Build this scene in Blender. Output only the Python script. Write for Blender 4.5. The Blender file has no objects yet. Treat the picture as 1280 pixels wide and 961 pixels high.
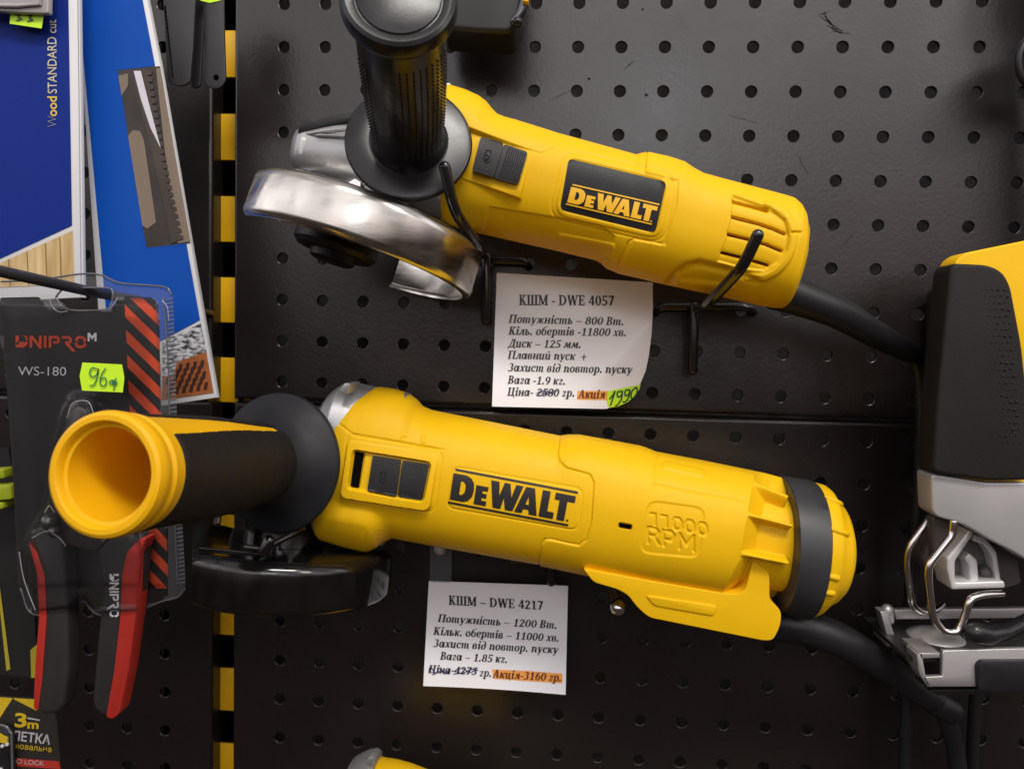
import bpy, bmesh, math, random
import numpy as np
from mathutils import Vector, Matrix
from mathutils.bvhtree import BVHTree
from mathutils.geometry import tessellate_polygon

random.seed(7)
rng = np.random.default_rng(7)
C = bpy.context.scene.collection
R = math.radians

# ------------------------------------------------------------------ camera
PITCH = 0.0275                      # hole pitch of the boards, metres
F, CX, CY = 907.94, 640.0, 480.5    # focal length in photo pixels, centre
yw, pt, rl = 0.0637, 0.0598, 0.0255
tv = np.array([-6.4423, -8.0781, 17.4156])


def _rot(y, p, r):
    cy, sy, cp, sp, cr, sr = math.cos(y), math.sin(y), math.cos(p), math.sin(p), math.cos(r), math.sin(r)
    return (np.array([[cr, -sr, 0], [sr, cr, 0], [0, 0, 1]]) @ np.array([[1, 0, 0], [0, cp, -sp], [0, sp, cp]])
            @ np.array([[cy, 0, sy], [0, 1, 0], [-sy, 0, cy]]))


RM = _rot(yw, pt, rl)
G0 = -RM.T @ tv                     # camera in board units (right, down, into the wall)
B2W = np.array([[1, 0, 0], [0, 0, 1], [0, -1, 0]], float)   # board axes -> world axes
CAM = np.array([0.0, G0[2] * PITCH, 1.45])
AX = B2W @ RM.T                     # camera axes (right, down, forward) -> world


def gridw(i, j, y=0.0):
    return np.array([PITCH * (i - G0[0]), y, 1.45 - PITCH * (j - G0[1])])


def W(px, py, d):
    """point d metres in front of the boards that is seen at photo pixel px, py"""
    v = AX @ np.array([(px - CX) / F, (py - CY) / F, 1.0])
    k = (-d - CAM[1]) / v[1]
    return CAM + k * v


def Wn(px, py, d):
    px = np.asarray(px, float); py = np.asarray(py, float)
    v = np.stack([(px - CX) / F, (py - CY) / F, np.ones_like(px)], -1) @ AX.T
    k = (-np.asarray(d) - CAM[1]) / v[..., 1]
    return CAM + k[..., None] * v


def PX(P):
    c = (np.asarray(P) - CAM) @ AX
    return CX + F * c[..., 0] / c[..., 2], CY + F * c[..., 1] / c[..., 2]


cam = bpy.data.cameras.new('camera')
camo = bpy.data.objects.new('camera', cam); C.objects.link(camo)
M3 = np.stack([AX[:, 0], -AX[:, 1], -AX[:, 2]], 1)
camo.matrix_world = Matrix.Translation(CAM) @ Matrix(M3.tolist()).to_4x4()
cam.sensor_width = 36.0; cam.sensor_fit = 'HORIZONTAL'
cam.lens = 36.0 * F / 1280.0
cam.clip_start = 0.01; cam.clip_end = 100
cam.dof.use_dof = True; cam.dof.focus_distance = 0.40; cam.dof.aperture_fstop = 14.0
sc = bpy.context.scene
sc.camera = camo

# ------------------------------------------------------------------ light
sc.view_settings.view_transform = 'Standard'
sc.view_settings.look = 'None'
sc.view_settings.exposure = 0.0
sc.view_settings.gamma = 1.0
world = bpy.data.worlds.new('World'); sc.world = world
world.use_nodes = True
nt = world.node_tree
bg = nt.nodes['Background']
tc = nt.nodes.new('ShaderNodeTexCoord'); sx = nt.nodes.new('ShaderNodeSeparateXYZ')
mr = nt.nodes.new('ShaderNodeMapRange'); cr = nt.nodes.new('ShaderNodeValToRGB')
nt.links.new(tc.outputs['Generated'], sx.inputs[0]); nt.links.new(sx.outputs['Z'], mr.inputs['Value'])
mr.inputs['From Min'].default_value = -1; mr.inputs['From Max'].default_value = 1
nt.links.new(mr.outputs['Result'], cr.inputs[0]); nt.links.new(cr.outputs[0], bg.inputs[0])
e = cr.color_ramp.elements        # the room: dark floor and shelves below, bright hall above eye level
e[0].position = 0.0; e[0].color = (0.030, 0.022, 0.018, 1)
e[1].position = 1.0; e[1].color = (0.30, 0.28, 0.27, 1)
for pos, c in ((0.485, (0.035, 0.026, 0.022)), (0.53, (0.20, 0.165, 0.155)), (0.58, (0.56, 0.49, 0.48)), (0.64, (0.92, 0.86, 0.88)), (0.74, (0.82, 0.78, 0.80)), (0.84, (0.40, 0.37, 0.37))):
    k = cr.color_ramp.elements.new(pos); k.color = (*c, 1)
bg.inputs[1].default_value = 1.75
# uneven room: lit and unlit aisles
wn_ = nt.nodes.new('ShaderNodeTexNoise'); wn_.inputs['Scale'].default_value = 2.6; wn_.inputs['Detail'].default_value = 3
wm_ = nt.nodes.new('ShaderNodeMapping'); wm_.inputs['Scale'].default_value = (1.5, 1.5, 0.8); wm_.inputs['Location'].default_value = (0.35, 0.2, 0.1)
wr_ = nt.nodes.new('ShaderNodeMapRange'); wr_.inputs['From Min'].default_value = 0.40; wr_.inputs['From Max'].default_value = 0.60
wr_.inputs['To Min'].default_value = 0.55; wr_.inputs['To Max'].default_value = 1.30
wx_ = nt.nodes.new('ShaderNodeMix'); wx_.data_type = 'RGBA'; wx_.blend_type = 'MULTIPLY'; wx_.inputs[0].default_value = 1.0
nt.links.new(tc.outputs['Generated'], wm_.inputs[0]); nt.links.new(wm_.outputs[0], wn_.inputs['Vector']); nt.links.new(wn_.outputs['Fac'], wr_.inputs['Value'])
nt.links.new(cr.outputs[0], wx_.inputs[6]); nt.links.new(wr_.outputs[0], wx_.inputs[7]); nt.links.new(wx_.outputs[2], bg.inputs[0])


def area(name, loc, target, sx_, sy_, power, col):
    l = bpy.data.lights.new(name, 'AREA'); l.shape = 'RECTANGLE'; l.size = sx_; l.size_y = sy_
    l.energy = power; l.color = col
    o = bpy.data.objects.new(name, l); C.objects.link(o)
    o.location = loc
    o.rotation_euler = (Vector(target) - Vector(loc)).to_track_quat('-Z', 'Y').to_euler()
    return o


area('ceiling_lamp', (0.40, -1.25, 3.0), (0.05, 0, 1.4), 1.0, 0.30, 31, (1.0, 0.96, 0.90))
area('ceiling_lamp', (1.5, -1.5, 2.7), (0.1, 0, 1.4), 0.4, 0.8, 8, (1.0, 0.93, 0.86))
_p = W(815, 172, 0.0); _d = (_p - CAM) * np.array([1, -1, 1]); _d /= np.linalg.norm(_d)
area('ceiling_lamp', tuple(_p + _d * 3.4), tuple(_p), 0.85, 0.50, 6.0, (0.95, 0.97, 1.0))

# ------------------------------------------------------------------ helpers
MATS = {}


def mat(name, col, rough=0.5, metal=0.0, var=0.0, vscale=60.0, bump=0.0, bscale=400.0, spec=0.5, coat=0.0, stretch=None,
        rvar=0.0, croug=0.1):
    if name in MATS:
        return MATS[name]
    m = bpy.data.materials.new(name); m.use_nodes = True
    t = m.node_tree; b = t.nodes['Principled BSDF']
    b.inputs['Base Color'].default_value = (*col, 1)
    b.inputs['Roughness'].default_value = rough
    b.inputs['Metallic'].default_value = metal
    b.inputs['Specular IOR Level'].default_value = spec
    b.inputs['Coat Weight'].default_value = coat
    b.inputs['Coat Roughness'].default_value = croug
    co = t.nodes.new('ShaderNodeTexCoord')
    src = co.outputs['Object']
    if stretch:
        mp = t.nodes.new('ShaderNodeMapping'); mp.inputs['Scale'].default_value = stretch
        t.links.new(src, mp.inputs[0]); src = mp.outputs[0]
    if var > 0 or rvar > 0:
        n = t.nodes.new('ShaderNodeTexNoise'); n.inputs['Scale'].default_value = vscale; n.inputs['Detail'].default_value = 6
        t.links.new(src, n.inputs['Vector'])
        if var > 0:
            mx = t.nodes.new('ShaderNodeMix'); mx.data_type = 'RGBA'
            mx.inputs[6].default_value = (*[c * (1 - var) for c in col], 1)
            mx.inputs[7].default_value = (*[min(1, c * (1 + var)) for c in col], 1)
            t.links.new(n.outputs['Fac'], mx.inputs[0]); t.links.new(mx.outputs[2], b.inputs['Base Color'])
        if rvar > 0:
            r_ = t.nodes.new('ShaderNodeMapRange')
            r_.inputs['From Min'].default_value = 0.3; r_.inputs['From Max'].default_value = 0.7
            r_.inputs['To Min'].default_value = rough - rvar; r_.inputs['To Max'].default_value = rough + rvar
            t.links.new(n.outputs['Fac'], r_.inputs['Value']); t.links.new(r_.outputs[0], b.inputs['Roughness'])
    if bump > 0:
        n2 = t.nodes.new('ShaderNodeTexNoise'); n2.inputs['Scale'].default_value = bscale; n2.inputs['Detail'].default_value = 3
        bp = t.nodes.new('ShaderNodeBump'); bp.inputs['Strength'].default_value = bump; bp.inputs['Distance'].default_value = 0.0004
        t.links.new(src, n2.inputs['Vector']); t.links.new(n2.outputs['Fac'], bp.inputs['Height'])
        t.links.new(bp.outputs[0], b.inputs['Normal'])
    MATS[name] = m
    return m


def clear_mat(name, tint=(0.9, 0.92, 0.95), gloss=0.35, rough=0.12, haze=0.05):
    if name in MATS:
        return MATS[name]
    m = bpy.data.materials.new(name); m.use_nodes = True
    t = m.node_tree; t.nodes.clear()
    out = t.nodes.new('ShaderNodeOutputMaterial')
    tr = t.nodes.new('ShaderNodeBsdfTransparent'); tr.inputs[0].default_value = (*tint, 1)
    gl = t.nodes.new('ShaderNodeBsdfGlossy'); gl.inputs['Roughness'].default_value = rough; gl.inputs[0].default_value = (1, 1, 1, 1)
    df = t.nodes.new('ShaderNodeBsdfDiffuse'); df.inputs[0].default_value = (0.75, 0.78, 0.82, 1)
    lw = t.nodes.new('ShaderNodeLayerWeight'); lw.inputs[0].default_value = gloss
    m1 = t.nodes.new('ShaderNodeMixShader'); m2 = t.nodes.new('ShaderNodeMixShader'); m2.inputs[0].default_value = haze
    t.links.new(lw.outputs['Fresnel'], m1.inputs[0]); t.links.new(tr.outputs[0], m1.inputs[1]); t.links.new(gl.outputs[0], m1.inputs[2])
    t.links.new(m1.outputs[0], m2.inputs[1]); t.links.new(df.outputs[0], m2.inputs[2]); t.links.new(m2.outputs[0], out.inputs[0])
    MATS[name] = m
    return m


YEL = mat('yellow_plastic', (0.77, 0.448, 0.004), 0.50, spec=0.20, var=0.05, vscale=35, bump=0.22, bscale=1900, rvar=0.06)
YELI = mat('yellow_cup_plastic', (0.76, 0.40, 0.004), 0.42, spec=0.25, var=0.05, vscale=35, bump=0.05, bscale=900)
BLK = mat('black_plastic', (0.012, 0.012, 0.013), 0.42, spec=0.35, var=0.2, vscale=80, bump=0.14, bscale=1500, rvar=0.08)
BLKG = mat('black_gloss_plastic', (0.012, 0.0115, 0.013), 0.27, spec=0.40, var=0.2, vscale=50, bump=0.05, bscale=900, rvar=0.07)
FLG = mat('dark_grey_plastic', (0.013, 0.0133, 0.016), 0.52, spec=0.3, var=0.2, vscale=60, bump=0.08, bscale=900, rvar=0.08)
RUB = mat('black_rubber', (0.012, 0.0100, 0.0092), 0.60, spec=0.25, var=0.2, vscale=60, bump=0.2, bscale=1100)
CRD = mat('cord_rubber', (0.012, 0.012, 0.014), 0.42, spec=0.4, var=0.2, vscale=60, bump=0.12, bscale=700)
ALU = mat('cast_aluminium', (0.40, 0.40, 0.41), 0.40, 0.65, var=0.10, vscale=90, bump=0.14, bscale=1200, rvar=0.08)
STL = mat('zinc_steel', (0.56, 0.54, 0.50), 0.21, 1.0, var=0.22, vscale=45, bump=0.04, bscale=260, rvar=0.10, stretch=(0.6, 0.6, 3.5))
CHR = mat('chrome', (0.72, 0.72, 0.72), 0.12, 1.0)
HOOK = mat('black_wire', (0.012, 0.011, 0.011), 0.22, var=0.2, vscale=120, bump=0.04, bscale=600, coat=0.3)
GBLK = mat('black_lacquered_steel', (0.005, 0.0045, 0.0045), 0.13, var=0.2, vscale=60, rvar=0.04, coat=0.3, croug=0.05)
INK = mat('printed_black', (0.018, 0.015, 0.014), 0.45)
DARK = mat('dark_cavity', (0.003, 0.0025, 0.0025), 0.9, spec=0.05)


def wpos(o):
    p = Vector((0, 0, 0))
    while o is not None:
        p += o.location; o = o.parent
    return p


def put(name, V, Fc, m, parent=None, smooth=35, mats=None, midx=None):
    """links ONE mesh object; V in world space"""
    V = np.asarray(V, float)
    if parent is None:
        org = Vector(((V[:, 0].min() + V[:, 0].max()) / 2, V[:, 1].max(), V[:, 2].min()))
        loc = org
    else:
        org = wpos(parent); loc = Vector((0, 0, 0))
    me = bpy.data.meshes.new(name)
    me.from_pydata((V - np.array(org)).tolist(), [], [tuple(int(k) for k in f) for f in Fc])
    me.materials.append(m)
    for mm in mats or ():
        me.materials.append(mm)
    if midx is not None:
        me.polygons.foreach_set('material_index', np.asarray(midx, np.int32))
    me.validate()
    if smooth:
        me.polygons.foreach_set('use_smooth', [True] * len(me.polygons))
        me.set_sharp_from_angle(angle=R(smooth))
    me.update()
    o = bpy.data.objects.new(name, me); C.objects.link(o)
    o.location = loc
    if parent is not None:
        o.parent = parent
    return o


def thing(name, label, cat, loc, group=None):
    o = bpy.data.objects.new(name, None); C.objects.link(o)
    o.empty_display_size = 0.02
    o.location = Vector(loc); o['label'] = label; o['category'] = cat
    if group:
        o['group'] = group
    return o


def tag(o, label=None, cat=None, group=None, kind=None):
    for k, v in (('label', label), ('category', cat), ('group', group), ('kind', kind)):
        if v:
            o[k] = v
    return o


class MB:
    def __init__(s):
        s.v = []; s.f = []; s.m = []; s.n = 0

    def add(s, V, Fc, mi=0):
        V = np.asarray(V, float)
        s.v.append(V); s.f += [tuple(int(k) + s.n for k in f) for f in Fc]; s.m += [mi] * len(Fc); s.n += len(V)
        return s

    def put(s, name, m, parent=None, smooth=35, mats=None):
        return put(name, np.concatenate(s.v), s.f, m, parent, smooth, mats, s.m)


def catmull(P, n=8, closed=False):
    P = [np.asarray(p, float) for p in P]
    out = []
    N = len(P)
    rngk = range(N if closed else N - 1)
    for k in rngk:
        if closed:
            a, b, c, d = P[k - 1], P[k], P[(k + 1) % N], P[(k + 2) % N]
        else:
            a = P[k - 1] if k > 0 else 2 * P[0] - P[1]
            b, c = P[k], P[k + 1]
            d = P[k + 2] if k + 2 < N else 2 * P[-1] - P[-2]
        for q in range(n):
            t = q / n
            out.append(0.5 * ((2 * b) + (-a + c) * t + (2 * a - 5 * b + 4 * c - d) * t * t + (-a + 3 * b - 3 * c + d) * t ** 3))
    if not closed:
        out.append(P[-1])
    return np.array(out)


def tube(P, rad, seg=16, cap='round'):
    P = np.asarray(P, float); n = len(P)
    rad = np.full(n, rad) if np.isscalar(rad) else np.asarray(rad, float)
    T = np.gradient(P, axis=0); T /= np.linalg.norm(T, axis=1)[:, None] + 1e-12
    if cap == 'round':
        addP, addR = [], []
        for q in (0.92, 0.7, 0.38):
            addP.append(P[0] - T[0] * rad[0] * q); addR.append(rad[0] * math.sqrt(1 - q * q))
        tp, trr = [], []
        for q in (0.38, 0.7, 0.92):
            tp.append(P[-1] + T[-1] * rad[-1] * q); trr.append(rad[-1] * math.sqrt(1 - q * q))
        P = np.concatenate([addP, P, tp]); rad = np.concatenate([addR, rad, trr])
        T = np.concatenate([[T[0]] * 3, T, [T[-1]] * 3]); n = len(P)
    up = np.array([0.1, 0.2, 1.0]); N = up - T[0] * (up @ T[0]); N /= np.linalg.norm(N)
    V = []
    for k in range(n):
        N = N - T[k] * (N @ T[k]); N /= np.linalg.norm(N) + 1e-12
        Bn = np.cross(T[k], N)
        for s in range(seg):
            a = 2 * math.pi * s / seg
            V.append(P[k] + rad[k] * (math.cos(a) * N + math.sin(a) * Bn))
    Fc = [(k * seg + s, k * seg + (s + 1) % seg, (k + 1) * seg + (s + 1) % seg, (k + 1) * seg + s) for k in range(n - 1) for s in range(seg)]
    Fc.append(tuple(range(seg - 1, -1, -1))); Fc.append(tuple((n - 1) * seg + s for s in range(seg)))
    return np.array(V), Fc


def bent(P, r, n=6):
    """polyline with rounded corners, for bent wire"""
    P = [np.asarray(p, float) for p in P]
    out = [P[0]]
    for k in range(1, len(P) - 1):
        a = P[k - 1] - P[k]; b = P[k + 1] - P[k]
        la, lb = np.linalg.norm(a), np.linalg.norm(b)
        q = min(r, la * 0.45, lb * 0.45)
        s, e_ = P[k] + a / la * q, P[k] + b / lb * q
        for i in range(n + 1):
            t = i / n
            out.append((1 - t) ** 2 * s + 2 * t * (1 - t) * P[k] + t * t * e_)
    out.append(P[-1])
    return np.array(out)


def frame(axis, ref):
    axis = np.asarray(axis, float); axis = axis / np.linalg.norm(axis)
    u = np.asarray(ref, float); u = u - axis * (u @ axis); u /= np.linalg.norm(u)
    return axis, u, np.cross(axis, u)


def lathe(prof, org, axis, ref=(0, 0, 1), seg=64, a0=0.0, a1=360.0, squash=None, close=False):
    """prof: (radius, height along axis)"""
    ax, u, v = frame(axis, ref); org = np.asarray(org, float)
    full = abs(a1 - a0) >= 359.9
    n = seg if full else seg + 1
    V = []
    for r, h in prof:
        for s in range(n):
            a = R(a0 + (a1 - a0) * s / seg)
            V.append(org + ax * h + r * (math.cos(a) * u + math.sin(a) * v))
    Fc = []
    m = len(prof)
    rows = range(m if close else m - 1)
    for k in rows:
        k2 = (k + 1) % m
        for s in range(seg):
            s2 = (s + 1) % n
            Fc.append((k * n + s, k * n + s2, k2 * n + s2, k2 * n + s))
    if not full and close:
        for t3 in tessellate_polygon([[Vector((r, h, 0)) for r, h in prof]]):
            Fc.append(tuple(k * n for k in t3)); Fc.append(tuple(k * n + n - 1 for k in t3[::-1]))
    if full and not close:
        if prof[0][0] > 1e-6:
            Fc.append(tuple(range(n - 1, -1, -1)))
        if prof[-1][0] > 1e-6:
            Fc.append(tuple((m - 1) * n + s for s in range(n)))
    return np.array(V), Fc


def round_poly(P, r, n=5):
    P = [np.asarray(p, float) for p in P]; N = len(P); out = []
    rr = [r] * N if np.isscalar(r) else r
    for k in range(N):
        a = P[k - 1] - P[k]; b = P[(k + 1) % N] - P[k]
        la, lb = np.linalg.norm(a), np.linalg.norm(b)
        q = min(rr[k], la * 0.48, lb * 0.48)
        if q < 1e-6:
            out.append(P[k]); continue
        s, e_ = P[k] + a / la * q, P[k] + b / lb * q
        for i in range(n + 1):
            t = i / n
            out.append((1 - t) ** 2 * s + 2 * t * (1 - t) * P[k] + t * t * e_)
    return out


def prism(pts, d0, d1, bev=0.0, segs=2):
    """slab: outline traced at depth d0 (front), pushed straight back to depth d1"""
    A = [W(x, y, d0) for x, y in pts]
    return prism3(A, np.array([0, d0 - d1, 0]), bev, segs)


def prism3(A, vec, bev=0.0, segs=2):
    bm = bmesh.new()
    f = [bm.verts.new(p) for p in A]; b = [bm.verts.new(np.asarray(p) + vec) for p in A]
    n = len(f)
    ff = bm.faces.new(f); fb = bm.faces.new(b[::-1])
    for k in range(n):
        bm.faces.new((f[k], b[k], b[(k + 1) % n], f[(k + 1) % n]))
    bmesh.ops.recalc_face_normals(bm, faces=bm.faces)
    if bev > 0:
        ed = [e_ for e_ in bm.edges if (ff in e_.link_faces or fb in e_.link_faces)]
        bmesh.ops.bevel(bm, geom=ed, offset=bev, segments=segs, affect='EDGES', profile=0.5, clamp_overlap=True)
    bm.verts.index_update()
    V = np.array([v.co[:] for v in bm.verts]); Fc = [tuple(v.index for v in q.verts) for q in bm.faces]
    bm.free()
    return V, Fc


def boxo(c, ex, ey, ez, bev=0.0):
    """box from centre and three half vectors"""
    c, ex, ey, ez = (np.asarray(q, float) for q in (c, ex, ey, ez))
    return prism3([c - ex - ez - ey, c + ex - ez - ey, c + ex + ez - ey, c - ex + ez - ey], 2 * ey, bev)


def poly2(loops):
    """triangulates 2-D loops (first outer, rest holes) -> verts2d, tris"""
    L = [[Vector((p[0], p[1], 0)) for p in lp] for lp in loops]
    tri = tessellate_polygon(L)
    return np.array([p[:2] for lp in loops for p in lp], float), [tuple(t) for t in tri]


def cut2(V2, Fc, step):
    """splits a flat mesh along a grid so that it can follow a curved surface"""
    bm = bmesh.new()
    vs = [bm.verts.new((x, y, 0)) for x, y in V2]
    for f in Fc:
        try:
            bm.faces.new([vs[k] for k in f])
        except ValueError:
            pass
    for axis in (0, 1):
        lo, hi = V2[:, axis].min(), V2[:, axis].max()
        k = math.floor(lo / step) + 1
        while k * step < hi:
            co = [0, 0, 0]; no = [0, 0, 0]; co[axis] = k * step; no[axis] = 1
            bmesh.ops.bisect_plane(bm, geom=bm.verts[:] + bm.edges[:] + bm.faces[:], plane_co=co, plane_no=no)
            k += 1
    bm.verts.index_update()
    V = np.array([v.co[:2] for v in bm.verts]); Fo = [tuple(v.index for v in q.verts) for q in bm.faces]
    bm.free()
    return V, Fo


def font_mesh(txt, bold=0.0, shear=0.0, space=1.0):
    cu = bpy.data.curves.new('lettering', 'FONT'); cu.body = txt; cu.size = 1.0
    cu.offset = bold; cu.shear = shear; cu.space_character = space; cu.resolution_u = 3
    ob = bpy.data.objects.new('lettering', cu); C.objects.link(ob)
    dg = bpy.context.evaluated_depsgraph_get(); ev = ob.evaluated_get(dg); me = ev.to_mesh()
    V = np.array([v.co[:2] for v in me.vertices]).reshape(-1, 2); Fc = [tuple(p.vertices) for p in me.polygons]
    ev.to_mesh_clear(); bpy.data.objects.remove(ob); bpy.data.curves.remove(cu)
    return V, Fc


def ribbon2(P, w):
    P = np.asarray(P, float); T = np.gradient(P, axis=0); T /= np.linalg.norm(T, axis=1)[:, None] + 1e-9
    N = np.stack([-T[:, 1], T[:, 0]], 1); w = np.full(len(P), w) if np.isscalar(w) else np.asarray(w)
    V = np.concatenate([P + N * w[:, None] / 2, P - N * w[:, None] / 2]); n = len(P)
    return V, [(k, k + 1, n + k + 1, n + k) for k in range(n - 1)]


def facefront(V, Fc):
    """orders flat faces so that they look towards the camera side (-y)"""
    out = []
    for f in Fc:
        a, b, c = V[f[0]], V[f[1]], V[f[2]]
        nn = np.cross(b - a, c - a)
        out.append(f if nn @ (CAM - a) > 0 else f[::-1])
    return out


# ---- a stroke alphabet with serifs (bold roman / bold italic) for the typed price tags
def _S(x, a, b, w=0.15): return [(x, a), (x + w, a), (x + w, b), (x, b)]
def _H(x0, x1, y, t=0.055): return [(x0, y), (x1, y), (x1, y + t), (x0, y + t)]
def _D(x0, y0, x1, y1, w): return [(x0 - w / 2, y0), (x0 + w / 2, y0), (x1 + w / 2, y1), (x1 - w / 2, y1)]
def _P(x, y, r): return [(x + r * math.cos(k * math.pi / 5), y + r * math.sin(k * math.pi / 5)) for k in range(10)]


def _A(cx, cy, rx, ry, a0=0, a1=360, wx=0.14, wy=0.05):
    n = max(4, int(abs(a1 - a0) / 18)); o, i = [], []
    for k in range(n + 1):
        a = R(a0 + (a1 - a0) * k / n)
        o.append((cx + rx * math.cos(a), cy + ry * math.sin(a))); i.append((cx + (rx - wx) * math.cos(a), cy + (ry - wy) * math.sin(a)))
    return [[o[k], o[k + 1], i[k + 1], i[k]] for k in range(n)]


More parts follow.
